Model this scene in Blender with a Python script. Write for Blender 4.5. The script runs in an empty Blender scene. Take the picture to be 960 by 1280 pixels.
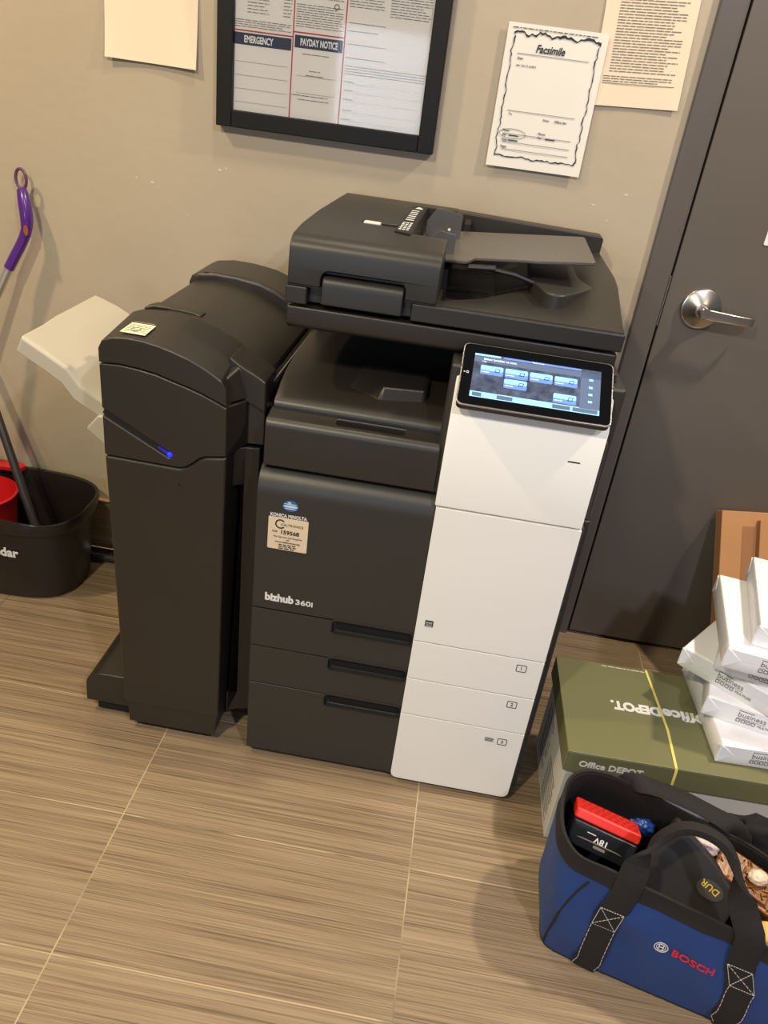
import bpy, bmesh, math, random
from mathutils import Vector, Matrix, noise

random.seed(7)
D = bpy.data
SC = bpy.context.scene
COL = SC.collection

# ------------------------------------------------------------------ camera
def setup_camera():
    p, r, y = (math.radians(v) for v in (29.12, 7.69, 3.63))
    f = Vector((0, math.cos(p), -math.sin(p)))
    u = Vector((0, math.sin(p), math.cos(p)))
    Z = Matrix.Rotation(y, 3, 'Z')
    f, u, rt = Z @ f, Z @ u, Z @ Vector((1, 0, 0))
    c, s = math.cos(r), math.sin(r)
    rr = c * rt + s * u
    uu = -s * rt + c * u
    cam = D.cameras.new('camera')
    cam.sensor_fit = 'VERTICAL'
    cam.sensor_height = 36
    cam.lens = 972.25 / 1280 * 36
    cam.clip_start = 0.02
    o = D.objects.new('camera', cam)
    m = Matrix.Identity(4)
    for i in range(3):
        m[i][0], m[i][1], m[i][2] = rr[i], uu[i], -f[i]
    m[2][3] = 1.41
    o.matrix_world = m
    COL.objects.link(o)
    SC.camera = o
setup_camera()

# ------------------------------------------------------------------ world, lights, exposure
w = D.worlds.new('room_ambience')
SC.world = w
w.use_nodes = True
bg = w.node_tree.nodes['Background']
bg.inputs[0].default_value = (0.98, 0.96, 1.0, 1)
bg.inputs[1].default_value = 0.135

def lamp(name, loc, target, size, power, color, shape='DISK', sy=None, spread=180):
    l = D.lights.new(name, 'AREA')
    l.shape = shape
    l.size = size
    if sy: l.size_y = sy
    l.energy = power
    l.color = color
    l.spread = math.radians(spread)
    o = D.objects.new(name, l)
    o.location = loc
    d = (Vector(target) - Vector(loc)).normalized()
    o.rotation_euler = d.to_track_quat('-Z', 'Y').to_euler()
    COL.objects.link(o)
    return o
WARM = (1.0, 0.76, 0.46)
lamp('ceiling_light', (-1.75, 1.00, 2.75), (-1.7, 1.1, 0), 0.12, 37, WARM)
lamp('ceiling_light', (-0.35, 1.45, 2.75), (-0.35, 1.5, 0), 0.12, 8, (1.0, 0.84, 0.66))
lamp('ceiling_light', (1.30, 1.35, 2.75), (1.25, 1.4, 0), 0.12, 44, (1.0, 0.84, 0.60))
lamp('ceiling_light', (-0.95, -0.55, 2.75), (-0.9, 0.0, 0), 0.13, 52, (1.0, 0.88, 0.58))
lamp('ceiling_light', (0.95, -0.75, 2.75), (0.95, -0.1, 0), 0.13, 46, (0.80, 0.76, 0.92))
lamp('window_daylight', (-0.9, -2.9, 1.25), (0.6, 1.9, 0.9), 0.7, 4.0, (0.70, 0.83, 1.0), 'RECTANGLE', 0.9, spread=70)

SC.view_settings.view_transform = 'Standard'
SC.view_settings.look = 'None'
SC.view_settings.gamma = 1
SC.view_settings.exposure = 0.0
SC.view_settings.use_curve_mapping = False

# ------------------------------------------------------------------ materials
def lin(c):
    c /= 255
    return c / 12.92 if c <= 0.04045 else ((c + 0.055) / 1.055) ** 2.4
def rgb(r, g, b): return (lin(r), lin(g), lin(b), 1)

def M(name, col, rough=0.5, metal=0.0, bump=0.0, bscale=300, var=0.0, vscale=4, emit=0, alpha=1, trans=0, sheen=0, coat=0, spec=0.5):
    m = D.materials.new(name)
    m.use_nodes = True
    nt = m.node_tree
    b = nt.nodes['Principled BSDF']
    b.inputs['Base Color'].default_value = col
    b.inputs['Roughness'].default_value = rough
    b.inputs['Metallic'].default_value = metal
    b.inputs['Specular IOR Level'].default_value = spec
    b.inputs['Transmission Weight'].default_value = trans
    b.inputs['Alpha'].default_value = alpha
    b.inputs['Coat Weight'].default_value = coat
    b.inputs['Sheen Weight'].default_value = sheen
    if emit:
        b.inputs['Emission Color'].default_value = col
        b.inputs['Emission Strength'].default_value = emit
    tc = nt.nodes.new('ShaderNodeTexCoord')
    if bump:
        n = nt.nodes.new('ShaderNodeTexNoise')
        n.inputs['Scale'].default_value = bscale
        n.inputs['Detail'].default_value = 3
        bp = nt.nodes.new('ShaderNodeBump')
        bp.inputs['Strength'].default_value = bump
        bp.inputs['Distance'].default_value = 0.002
        nt.links.new(tc.outputs['Object'], n.inputs['Vector'])
        nt.links.new(n.outputs[0], bp.inputs['Height'])
        nt.links.new(bp.outputs[0], b.inputs['Normal'])
    if var:
        n = nt.nodes.new('ShaderNodeTexNoise')
        n.inputs['Scale'].default_value = vscale
        n.inputs['Detail'].default_value = 5
        mp = nt.nodes.new('ShaderNodeMapRange')
        mp.inputs[3].default_value = 1 - var
        mp.inputs[4].default_value = 1 + var
        mx = nt.nodes.new('ShaderNodeVectorMath')
        mx.operation = 'SCALE'
        mx.inputs[0].default_value = col[:3]
        nt.links.new(tc.outputs['Object'], n.inputs['Vector'])
        nt.links.new(n.outputs[0], mp.inputs[0])
        nt.links.new(mp.outputs[0], mx.inputs['Scale'])
        nt.links.new(mx.outputs[0], b.inputs['Base Color'])
    return m

DARK = M('dark_plastic', rgb(36, 32, 27), 0.40, bump=0.10, bscale=900, spec=0.65)
DARKB = M('dark_plastic_front', rgb(47, 46, 43), 0.42, bump=0.10, bscale=900)
FEED = M('feeder_plastic', rgb(40, 38, 35), 0.42, bump=0.08, bscale=900, spec=0.5)
FEEDL = M('feeder_tray_plastic', rgb(84, 81, 76), 0.4, bump=0.08, bscale=900)
BLACK = M('black_plastic', rgb(22, 21, 21), 0.5)
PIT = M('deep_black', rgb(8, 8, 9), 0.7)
WHITE = M('white_plastic', rgb(241, 240, 234), 0.42, bump=0.04, bscale=700)
LINE = M('panel_gap', rgb(60, 56, 50), 0.7)
GLOSS = M('black_glass', rgb(7, 7, 8), 0.08)
SILVER = M('silver_trim', rgb(170, 165, 160), 0.3, metal=0.8)
STEEL = M('brushed_steel', rgb(190, 185, 178), 0.28, metal=1.0, bump=0.05, bscale=500)
TRAYL = M('light_grey_tray', rgb(184, 178, 162), 0.5, bump=0.05, bscale=400)
PRINTW = M('white_print', rgb(225, 225, 222), 0.5)
PRINTK = M('black_print', rgb(35, 33, 33), 0.6)
PRINTG = M('grey_print', rgb(120, 116, 110), 0.6)
PAPER = M('white_paper', rgb(228, 225, 218), 0.7, var=0.03, vscale=9)
CREAM = M('cream_paper', rgb(228, 212, 188), 0.75, var=0.02, vscale=9)
POSTER = M('poster_paper', rgb(226, 220, 212), 0.6)
RED = M('poster_red', rgb(178, 50, 50), 0.6)
NAVY = M('poster_navy', rgb(40, 46, 72), 0.6)
FRAMEK = M('black_frame', rgb(20, 19, 20), 0.5, spec=0.25)
DOORM = M('door_paint', rgb(94, 88, 82), 0.42, bump=0.06, bscale=60, var=0.03, vscale=3)
DFRAME = M('door_frame_paint', rgb(92, 87, 84), 0.35, bump=0.05, bscale=80)
GREEN = M('green_carton', rgb(112, 112, 78), 0.42, bump=0.06, bscale=160, var=0.04, vscale=6)
CARTW = M('white_carton', rgb(205, 203, 198), 0.65)
KRAFT = M('kraft_cardboard', rgb(176, 128, 84), 0.8, bump=0.15, bscale=200, var=0.06, vscale=14)
KRAFTD = M('kraft_tape', rgb(150, 106, 66), 0.35)
STRAP = M('yellow_strap', rgb(225, 212, 120), 0.35)
WRAP = M('ream_wrap', rgb(246, 246, 248), 0.38, bump=0.25, bscale=30)
WRAPF = M('ream_wrap_fold', rgb(242, 244, 248), 0.35)
BLUEC = M('blue_canvas', rgb(18, 58, 122), 0.75, bump=0.5, bscale=1400, sheen=0.05)
WEB = M('black_webbing', rgb(27, 25, 25), 0.8, bump=0.6, bscale=700)
LINING = M('black_lining', rgb(15, 14, 15), 0.85, bump=0.4, bscale=500)
THREAD = M('white_thread', rgb(205, 200, 195), 0.7)
REDP = M('red_plastic', rgb(228, 50, 42), 0.38)
BUCKET = M('bucket_plastic', rgb(29, 25, 23), 0.38, bump=0.05, bscale=300)
BREAD = M('bucket_red', rgb(190, 28, 30), 0.35)
PURPLE = M('purple_plastic', rgb(82, 40, 128), 0.22, coat=0.4)
ALU = M('aluminium_pole', rgb(200, 195, 185), 0.3, metal=0.7)
GREYP = M('grey_pole', rgb(70, 66, 64), 0.35, metal=0.5)
CHROME = M('chrome', rgb(220, 215, 210), 0.08, metal=1.0)
LED = M('blue_led', rgb(20, 30, 255), 0.3, emit=4.0)
LABELC = M('label_cream', rgb(224, 205, 176), 0.55)
LABELG = M('label_green_cream', rgb(222, 224, 190), 0.5)
CLEAR = M('smoky_clear', rgb(120, 120, 122), 0.12, trans=0.55)
AMBER = M('amber_packing', rgb(120, 74, 34), 0.3, var=0.9, vscale=60, bump=0.4, bscale=60)
TISSUE = M('crumpled_white', rgb(232, 218, 205), 0.5, bump=0.8, bscale=30)
YELLOWP = M('yellow_cloth', rgb(228, 190, 110), 0.6)
LEATHER = M('black_pouch', rgb(38, 36, 36), 0.6, bump=0.3, bscale=500)
OVAL = M('oval_badge', rgb(70, 66, 64), 0.5)
YTEXT = M('yellow_print', rgb(215, 185, 70), 0.5)
LOGOB = M('logo_blue', rgb(40, 105, 175), 0.3)
LOGOS = M('logo_silver', rgb(205, 215, 225), 0.3)
BASET = M('base_top_edge', rgb(190, 170, 135), 0.4, metal=0.3)

def wall_material():
    m = D.materials.new('painted_wall')
    m.use_nodes = True
    nt = m.node_tree
    b = nt.nodes['Principled BSDF']
    b.inputs['Roughness'].default_value = 0.48
    b.inputs['Specular IOR Level'].default_value = 0.35
    tc = nt.nodes.new('ShaderNodeTexCoord')
    n = nt.nodes.new('ShaderNodeTexNoise'); n.inputs['Scale'].default_value = 2.2; n.inputs['Detail'].default_value = 6
    cr = nt.nodes.new('ShaderNodeValToRGB')
    cr.color_ramp.elements[0].position = 0.3; cr.color_ramp.elements[0].color = rgb(174, 162, 142)
    cr.color_ramp.elements[1].position = 0.7; cr.color_ramp.elements[1].color = rgb(180, 168, 148)
    n2 = nt.nodes.new('ShaderNodeTexNoise'); n2.inputs['Scale'].default_value = 26; n2.inputs['Detail'].default_value = 4
    bp = nt.nodes.new('ShaderNodeBump'); bp.inputs['Strength'].default_value = 0.22; bp.inputs['Distance'].default_value = 0.004
    nt.links.new(tc.outputs['Object'], n.inputs[0]); nt.links.new(tc.outputs['Object'], n2.inputs[0])
    nt.links.new(n.outputs[0], cr.inputs[0]); nt.links.new(cr.outputs[0], b.inputs['Base Color'])
    nt.links.new(n2.outputs[0], bp.inputs['Height']); nt.links.new(bp.outputs[0], b.inputs['Normal'])
    return m
WALL = wall_material()

def tile_material(name, vertical=False):
    """long brown porcelain tiles with thin streaks along X and pale grout"""
    m = D.materials.new(name)
    m.use_nodes = True
    nt = m.node_tree
    N, Lk = nt.nodes, nt.links
    b = N['Principled BSDF']
    tc = N.new('ShaderNodeTexCoord')
    sp = N.new('ShaderNodeSeparateXYZ'); Lk.new(tc.outputs['Object'], sp.inputs[0])
    def math_(op, a, bb=None, c=None):
        n = N.new('ShaderNodeMath'); n.operation = op
        for i, v in enumerate((a, bb, c)):
            if v is None: continue
            if isinstance(v, (int, float)): n.inputs[i].default_value = v
            else: Lk.new(v, n.inputs[i])
        return n.outputs[0]
    yy = sp.outputs[2] if vertical else sp.outputs[1]
    tx = math_('DIVIDE', math_('ADD', sp.outputs[0], 0.526 + 6.096), 0.6096)
    ty = math_('DIVIDE', math_('SUBTRACT', yy, (-3.0 if vertical else 0.752 - 3.048)), 0.3048)
    fx, fy = math_('FRACT', tx), math_('FRACT', ty)
    ix, iy = math_('FLOOR', tx), math_('FLOOR', ty)
    dx = math_('MULTIPLY', math_('MINIMUM', fx, math_('SUBTRACT', 1.0, fx)), 0.6096)
    dy = math_('MULTIPLY', math_('MINIMUM', fy, math_('SUBTRACT', 1.0, fy)), 0.3048)
    dd = dx if vertical else math_('MINIMUM', dx, dy)
    grout = math_('LESS_THAN', dd, 0.0012)
    cb = N.new('ShaderNodeCombineXYZ')
    Lk.new(math_('ADD', math_('MULTIPLY', sp.outputs[0], 2.6), math_('MULTIPLY', ix, 7.3)), cb.inputs[0])
    Lk.new(math_('MULTIPLY', yy, 330.0), cb.inputs[1])
    Lk.new(math_('ADD', math_('MULTIPLY', iy, 3.7), math_('MULTIPLY', ix, 1.9)), cb.inputs[2])
    n1 = N.new('ShaderNodeTexNoise'); n1.inputs['Scale'].default_value = 1.0; n1.inputs['Detail'].default_value = 4; n1.inputs['Roughness'].default_value = 0.65
    Lk.new(cb.outputs[0], n1.inputs[0])
    cb2 = N.new('ShaderNodeVectorMath'); cb2.operation = 'MULTIPLY'; cb2.inputs[1].default_value = (0.5, 0.16, 1)
    Lk.new(cb.outputs[0], cb2.inputs[0])
    n2 = N.new('ShaderNodeTexNoise'); n2.inputs['Scale'].default_value = 1.0; n2.inputs['Detail'].default_value = 3
    Lk.new(cb2.outputs[0], n2.inputs[0])
    mix = math_('ADD', math_('MULTIPLY', n1.outputs[0], 0.78), math_('MULTIPLY', n2.outputs[0], 0.22))
    cr = N.new('ShaderNodeValToRGB')
    e = cr.color_ramp.elements
    e[0].position = 0.36; e[0].color = rgb(98, 81, 62)
    e[1].position = 0.66; e[1].color = rgb(164, 145, 117)
    k = cr.color_ramp.elements.new(0.47); k.color = rgb(134, 115, 91)
    Lk.new(mix, cr.inputs[0])
    n3 = N.new('ShaderNodeTexNoise'); n3.inputs['Scale'].default_value = 5; Lk.new(tc.outputs['Object'], n3.inputs[0])
    gr = N.new('ShaderNodeValToRGB')
    gr.color_ramp.elements[0].position = 0.36; gr.color_ramp.elements[0].color = rgb(96, 84, 70)
    gr.color_ramp.elements[1].position = 0.50; gr.color_ramp.elements[1].color = rgb(184, 165, 134)
    Lk.new(n3.outputs[0], gr.inputs[0])
    mx = N.new('ShaderNodeMix'); mx.data_type = 'RGBA'
    Lk.new(grout, mx.inputs[0]); Lk.new(cr.outputs[0], mx.inputs[6]); Lk.new(gr.outputs[0], mx.inputs[7])
    Lk.new(mx.outputs[2], b.inputs['Base Color'])
    rr = N.new('ShaderNodeMapRange'); rr.inputs[3].default_value = 0.34; rr.inputs[4].default_value = 0.5
    Lk.new(n1.outputs[0], rr.inputs[0]); Lk.new(rr.outputs[0], b.inputs['Roughness'])
    bp = N.new('ShaderNodeBump'); bp.inputs['Strength'].default_value = 0.25; bp.inputs['Distance'].default_value = 0.001
    Lk.new(n1.outputs[0], bp.inputs['Height']); Lk.new(bp.outputs[0], b.inputs['Normal'])
    return m
TILE = tile_material('streaked_floor_tile')
TILEV = tile_material('streaked_base_tile', True)

# ------------------------------------------------------------------ mesh helpers
def tag(o, label=None, cat=None, group=None, kind=None):
    for k, v in (('label', label), ('category', cat), ('group', group), ('kind', kind)):
        if v: o[k] = v
    return o
def thing(name, loc, label, cat, group=None, rotz=0, rot=None):
    o = D.objects.new(name, None)
    o.empty_display_size = 0.05
    o.location = loc
    o.rotation_euler = rot or (0, 0, rotz)
    COL.objects.link(o)
    return tag(o, label, cat, group)
def root_loc(p):
    while p.parent: p = p.parent
    return Vector(p.location)
def obj(name, bm, mat, parent=None, world=True, bevel=0, seg=3, ang=35, smooth=True, subsurf=0, solid=0, label=None, base=None):
    """link a bmesh as one object; world=True: its vertices are in room coordinates"""
    bmesh.ops.recalc_face_normals(bm, faces=bm.faces) if not solid else None
    if parent is not None and world:
        bmesh.ops.translate(bm, verts=bm.verts, vec=-root_loc(parent))
    if parent is None and base is not None:
        bmesh.ops.translate(bm, verts=bm.verts, vec=-Vector(base))
    me = D.meshes.new(name)
    bm.to_mesh(me); bm.free()
    o = D.objects.new(name, me)
    for m in (mat if isinstance(mat, (list, tuple)) else [mat]): me.materials.append(m)
    COL.objects.link(o)
    if parent is not None: o.parent = parent
    elif base is not None: o.location = base
    if smooth:
        for p in me.polygons: p.use_smooth = True
        me.set_sharp_from_angle(angle=math.radians(ang))
    if solid:
        md = o.modifiers.new('thickness', 'SOLIDIFY'); md.thickness = solid; md.offset = -1
    if subsurf:
        md = o.modifiers.new('subdivision', 'SUBSURF'); md.levels = subsurf; md.render_levels = subsurf
    if bevel:
        md = o.modifiers.new('bevel', 'BEVEL'); md.width = bevel; md.segments = seg
        md.limit_method = 'ANGLE'; md.angle_limit = math.radians(ang); md.harden_normals = True
    if label: o['label'] = label
    return o
def cut(o, cutter_bm, parent_root=None):
    """carve a recess and keep the result as plain mesh"""
    if parent_root is not None:
        bmesh.ops.translate(cutter_bm, verts=cutter_bm.verts, vec=-Vector(parent_root))
    bmesh.ops.recalc_face_normals(cutter_bm, faces=cutter_bm.faces)
    me = D.meshes.new('cutter'); cutter_bm.to_mesh(me); cutter_bm.free()
    c = D.objects.new('cutter', me); COL.objects.link(c)
    par = o.parent
    o.parent = None
    md = o.modifiers.new('cut', 'BOOLEAN'); md.operation = 'DIFFERENCE'; md.object = c; md.solver = 'EXACT'
    bev = [m for m in o.modifiers if m.type == 'BEVEL']
    for b in bev: b.show_viewport = False
    dg = bpy.context.evaluated_depsgraph_get(); dg.update()
    new = D.meshes.new_from_object(o.evaluated_get(dg))
    for b in bev: b.show_viewport = True
    o.modifiers.remove(md)
    o.data = new
    D.objects.remove(c)
    o.parent = par
    for p in new.polygons: p.use_smooth = True
    new.set_sharp_from_angle(angle=math.radians(35))
    return o

def nb(): return bmesh.new()
def box(bm, x0, x1, y0, y1, z0, z1):
    v = [bm.verts.new(p) for p in ((x0,y0,z0),(x1,y0,z0),(x1,y1,z0),(x0,y1,z0),(x0,y0,z1),(x1,y0,z1),(x1,y1,z1),(x0,y1,z1))]
    for f in ((0,3,2,1),(4,5,6,7),(0,1,5,4),(1,2,6,5),(2,3,7,6),(3,0,4,7)): bm.faces.new([v[i] for i in f])
    return bm
def prism(bm, pts, axis, a0, a1):
    """2D outline pushed along one axis. axis x: pts=(y,z); y: (x,z); z: (x,y)"""
    def P(p, a):
        return {'x': (a, p[0], p[1]), 'y': (p[0], a, p[1]), 'z': (p[0], p[1], a)}[axis]
    A = [bm.verts.new(P(p, a0)) for p in pts]
    B = [bm.verts.new(P(p, a1)) for p in pts]
    n = len(pts)
    bm.faces.new(A); bm.faces.new(B[::-1])
    for i in range(n): bm.faces.new((A[i], B[i], B[(i+1) % n], A[(i+1) % n]))
    return bm
def rounded(pts, r, n=5):
    """round every corner of an outline; r is a number or one per corner"""
    out = []
    L = len(pts)
    for i in range(L):
        p = Vector(pts[i]); a = Vector(pts[i-1]); b = Vector(pts[(i+1) % L])
        ri = r[i] if isinstance(r, (list, tuple)) else r
        if ri <= 0: out.append(tuple(p)); continue
        u = (a-p); v = (b-p)
        d = min(ri, u.length*0.49, v.length*0.49)
        s = p + u.normalized()*d; e = p + v.normalized()*d
        for k in range(n+1):
            t = k/n
            out.append(tuple((1-t)**2*s + 2*t*(1-t)*p + t*t*e))
    return out
def rrect(a0, a1, b0, b1, r, n=5): return rounded([(a0,b0),(a1,b0),(a1,b1),(a0,b1)], r, n)
def tube(bm, pts, r, seg=12, closed=False):
    pts = [Vector(p) for p in pts]
    n = len(pts)
    rings = []
    prev = None
    for i, p in enumerate(pts):
        if closed: t = (pts[(i+1) % n] - pts[i-1]).normalized()
        else: t = (pts[min(i+1, n-1)] - pts[max(i-1, 0)]).normalized()
        if prev is None:
            a = Vector((0,0,1)) if abs(t.z) < 0.9 else Vector((1,0,0))
            nrm = t.cross(a).normalized()
        else:
            nrm = (prev - t*prev.dot(t)).normalized()
        prev = nrm
        bn = t.cross(nrm)
        rad = r[i] if isinstance(r, (list, tuple)) else r
        rx, ry = rad if isinstance(rad, tuple) else (rad, rad)
        rings.append([bm.verts.new(p + nrm*math.cos(2*math.pi*k/seg)*rx + bn*math.sin(2*math.pi*k/seg)*ry) for k in range(seg)])
    m = n if closed else n-1
    for i in range(m):
        A, B = rings[i], rings[(i+1) % n]
        for k in range(seg): bm.faces.new((A[k], A[(k+1) % seg], B[(k+1) % seg], B[k]))
    if not closed:
        bm.faces.new(rings[0][::-1]); bm.faces.new(rings[-1])
    return bm
def loft(bm, loops, cap0=True, cap1=True, closed=True):
    R = [[bm.verts.new(p) for p in L] for L in loops]
    n = len(R[0])
    for A, B in zip(R, R[1:]):
        for k in range(n if closed else n-1): bm.faces.new((A[k], A[(k+1) % n], B[(k+1) % n], B[k]))
    if cap0: bm.faces.new(R[0][::-1])
    if cap1: bm.faces.new(R[-1])
    return bm
def lathe(bm, prof, center, axis, seg=40):
    """profile (radius, along) revolved about an axis vector"""
    ax = Vector(axis).normalized()
    a = Vector((0,0,1)) if abs(ax.z) < 0.9 else Vector((1,0,0))
    u = ax.cross(a).normalized(); v = ax.cross(u)
    c = Vector(center)
    loops = [[c + ax*h + (u*math.cos(2*math.pi*k/seg) + v*math.sin(2*math.pi*k/seg))*max(r, 1e-4) for k in range(seg)] for r, h in prof]
    return loft(bm, loops)
def catmull(pts, per=6, closed=True):
    pts = [Vector(p) for p in pts]
    n = len(pts); out = []
    rng = range(n) if closed else range(n-1)
    for i in rng:
        if closed: p0, p1, p2, p3 = pts[i-1], pts[i], pts[(i+1) % n], pts[(i+2) % n]
        else: p0, p1, p2, p3 = pts[max(i-1,0)], pts[i], pts[i+1], pts[min(i+2,n-1)]
        for k in range(per):
            t = k/per
            out.append(0.5*((2*p1) + (p2-p0)*t + (2*p0-5*p1+4*p2-p3)*t*t + (-p0+3*p1-3*p2+p3)*t**3))
    if not closed: out.append(pts[-1])
    return out
def plane_basis(xd, ud):
    x = Vector(xd).normalized(); u = Vector(ud); u = (u - x*u.dot(x)).normalized()
    return x, u, x.cross(u)
def text(bm, s, size, org, xd=(1,0,0), ud=(0,0,1), bold=0.0, align='LEFT', space=1.0, shear=0, thick=0.0003, width=None):
    """lettering lying on a plane, thin but solid"""
    cu = D.curves.new('lettering', 'FONT')
    cu.body = s; cu.size = size; cu.offset = bold*size; cu.align_x = align; cu.space_character = space; cu.shear = shear
    cu.extrude = thick; cu.resolution_u = 3
    t = D.objects.new('lettering', cu)
    COL.objects.link(t)
    dg = bpy.context.evaluated_depsgraph_get()
    me = D.meshes.new_from_object(t.evaluated_get(dg))
    COL.objects.unlink(t); D.objects.remove(t); D.curves.remove(cu)
    x, u, n = plane_basis(xd, ud)
    sx = 1
    if width:
        xs = [v.co.x for v in me.vertices]; sx = width/(max(xs)-min(xs))
    o = Vector(org)
    for v in me.vertices:
        c = v.co.copy()
        v.co = o + x*c.x*sx + u*c.y + n*c.z
    bm.from_mesh(me); D.meshes.remove(me)
    return bm
def slab(bm, pts, org, xd=(1,0,0), ud=(0,0,1), t0=-0.0003, t1=0.0003):
    """flat outline on a plane, from t0 to t1 along its normal"""
    x, u, n = plane_basis(xd, ud)
    o = Vector(org)
    A = [bm.verts.new(o + x*p[0] + u*p[1] + n*t0) for p in pts]
    B = [bm.verts.new(o + x*p[0] + u*p[1] + n*t1) for p in pts]
    k = len(pts)
    bm.faces.new(A[::-1]); bm.faces.new(B)
    for i in range(k): bm.faces.new((A[i], A[(i+1) % k], B[(i+1) % k], B[i]))
    return bm
def bar(bm, x0, x1, z0, z1, org, xd=(1,0,0), ud=(0,0,1), t=0.0003):
    return slab(bm, [(x0,z0),(x1,z0),(x1,z1),(x0,z1)], org, xd, ud, -t, t)
def circle(cx, cy, r, n=28, ry=None): return [(cx + r*math.cos(2*math.pi*k/n), cy + (ry or r)*math.sin(2*math.pi*k/n)) for k in range(n)]
def ring2(bm, outer, inner, org, xd=(1,0,0), ud=(0,0,1), t=0.0003):
    x, u, n = plane_basis(xd, ud); o = Vector(org)
    def V(p, tt): return bm.verts.new(o + x*p[0] + u*p[1] + n*tt)
    A = [V(p, t) for p in outer]; B = [V(p, t) for p in inner]
    A2 = [V(p, -t) for p in outer]; B2 = [V(p, -t) for p in inner]
    k = len(outer)
    for i in range(k):
        j = (i+1) % k
        bm.faces.new((A[i], A[j], B[j], B[i])); bm.faces.new((A2[i], B2[i], B2[j], A2[j]))
        bm.faces.new((A[i], A2[i], A2[j], A[j])); bm.faces.new((B[i], B[j], B2[j], B2[i]))
    return bm
def fine_print(bm, x0, x1, ztop, zbot, org, xd, ud, step=0.0042, h=0.0014, ragged=0.25, word=(0.006, 0.022), indent=0.0, seed=1):
    """rows of print too small to read, as short word-length strokes"""
    rnd = random.Random(seed)
    z = ztop
    while z > zbot:
        x = x0 + (indent if rnd.random() < 0.3 else 0)
        end = x1 - (rnd.random()*ragged*(x1-x0) if rnd.random() < 0.4 else 0)
        while x < end:
            wl = min(rnd.uniform(*word), end-x)
            if wl > 0.002: bar(bm, x, x+wl, z-h, z, org, xd, ud)
            x += wl + 0.0022
        z -= step
    return bm

# ------------------------------------------------------------------ room
WY = 1.978      # face of the back wall
bm = nb(); box(bm, -3.2, 3.2, -3.0, WY+0.15, -0.08, 0)
tag(obj('floor', bm, TILE, smooth=False), kind='structure')
bm = nb()
box(bm, -3.2, 0.44, WY, WY+0.15, 0, 2.8)
box(bm, 1.44, 3.2, WY, WY+0.15, 0, 2.8)
box(bm, 0.44, 1.44, WY, WY+0.15, 2.16, 2.8)
tag(obj('wall_back', bm, WALL, smooth=False), kind='structure')
bm = nb(); box(bm, -3.2, 0.416, WY-0.010, WY+0.001, 0.0, 0.185)
tag(obj('baseboard_back', bm, TILEV, bevel=0.001), kind='structure')
bm = nb(); box(bm, -3.2, 0.416, WY-0.012, WY+0.001, 0.186, 0.192)
tag(obj('trim_1', bm, BASET, bevel=0.001), kind='structure')
# door frame
bm = nb()
prof = rounded([(0.419,WY),(0.419,WY-0.008),(0.422,WY-0.012),(0.473,WY-0.012),(0.4775,WY-0.010),(0.4775,WY+0.05)], [0,0.002,0.002,0.002,0.002,0])
prism(bm, prof, 'z', 0, 2.10)
prism(bm, [(1.88-p[0], p[1]) for p in prof], 'z', 0, 2.10)
box(bm, 0.419, 1.461, WY-0.012, WY+0.05, 2.10, 2.165)
tag(obj('trim_2', bm, DFRAME), kind='structure')
bm = nb(); box(bm, 0.440, 1.45, WY+0.06, WY+0.15, 0, 2.16)
tag(obj('door_gap_shade', bm, PIT, smooth=False), kind='structure')  # black block behind the leaf, puts the door gap's shade into its colour
# door leaf with lever handle
DY = WY - 0.008
door = D.objects.new('door_1', None); COL.objects.link(door); door.location = (0.95, DY+0.02, 0); door['kind'] = 'structure'
bm = nb(); box(bm, 0.4830, 1.397, DY, DY+0.045, 0.012, 2.095)
obj('door_leaf', bm, DOORM, door, bevel=0.002)
hx, hz = 0.568, 1.010
bm = nb()
lathe(bm, [(0.0,0),(0.046,0),(0.0475,0.003),(0.0475,0.007),(0.0455,0.0095),(0.042,0.0105),(0.019,0.026),(0.0165,0.0275),(0.0,0.0275)], (hx, DY, hz), (0,-1,0), 48)
rose = obj('door_handle_rose', bm, STEEL, door, ang=25)
bm = nb()
lathe(bm, [(0.0,0.02),(0.0145,0.02),(0.0135,0.032),(0.0135,0.055),(0.0115,0.060),(0,0.0605)], (hx, DY, hz), (0,-1,0), 32)
def flat_sec(c, a, b): return [Vector(c) + Vector((0, -p[0], p[1])) for p in rrect(-a, a, -b, b, 0.0025, 3)]
lv = []
for t, dy, a, b in ((-0.009,0.051,0.006,0.0125),(0.02,0.052,0.0055,0.0120),(0.06,0.053,0.005,0.0112),(0.102,0.053,0.0045,0.0105),(0.112,0.050,0.0045,0.0100),(0.118,0.042,0.0042,0.0095),(0.121,0.032,0.004,0.009)):
    lv.append(flat_sec((hx+t, DY-dy, hz-0.001-t*0.04), a, b))
loft(bm, lv)
obj('door_lever', bm, STEEL, door, ang=40)
bm = nb(); box(bm, 0.4775, 0.4800, WY-0.0125, WY+0.02, 0.955, 1.075)
obj('strike_plate', bm, SILVER, door, bevel=0.001)
bm = nb(); slab(bm, rrect(0.662, 0.76, 1.172, 1.30, 0.004), (0, DY-0.0008, 0), t0=-0.0008, t1=0.0008)
obj('door_sign_plate', bm, PAPER, door)

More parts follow.
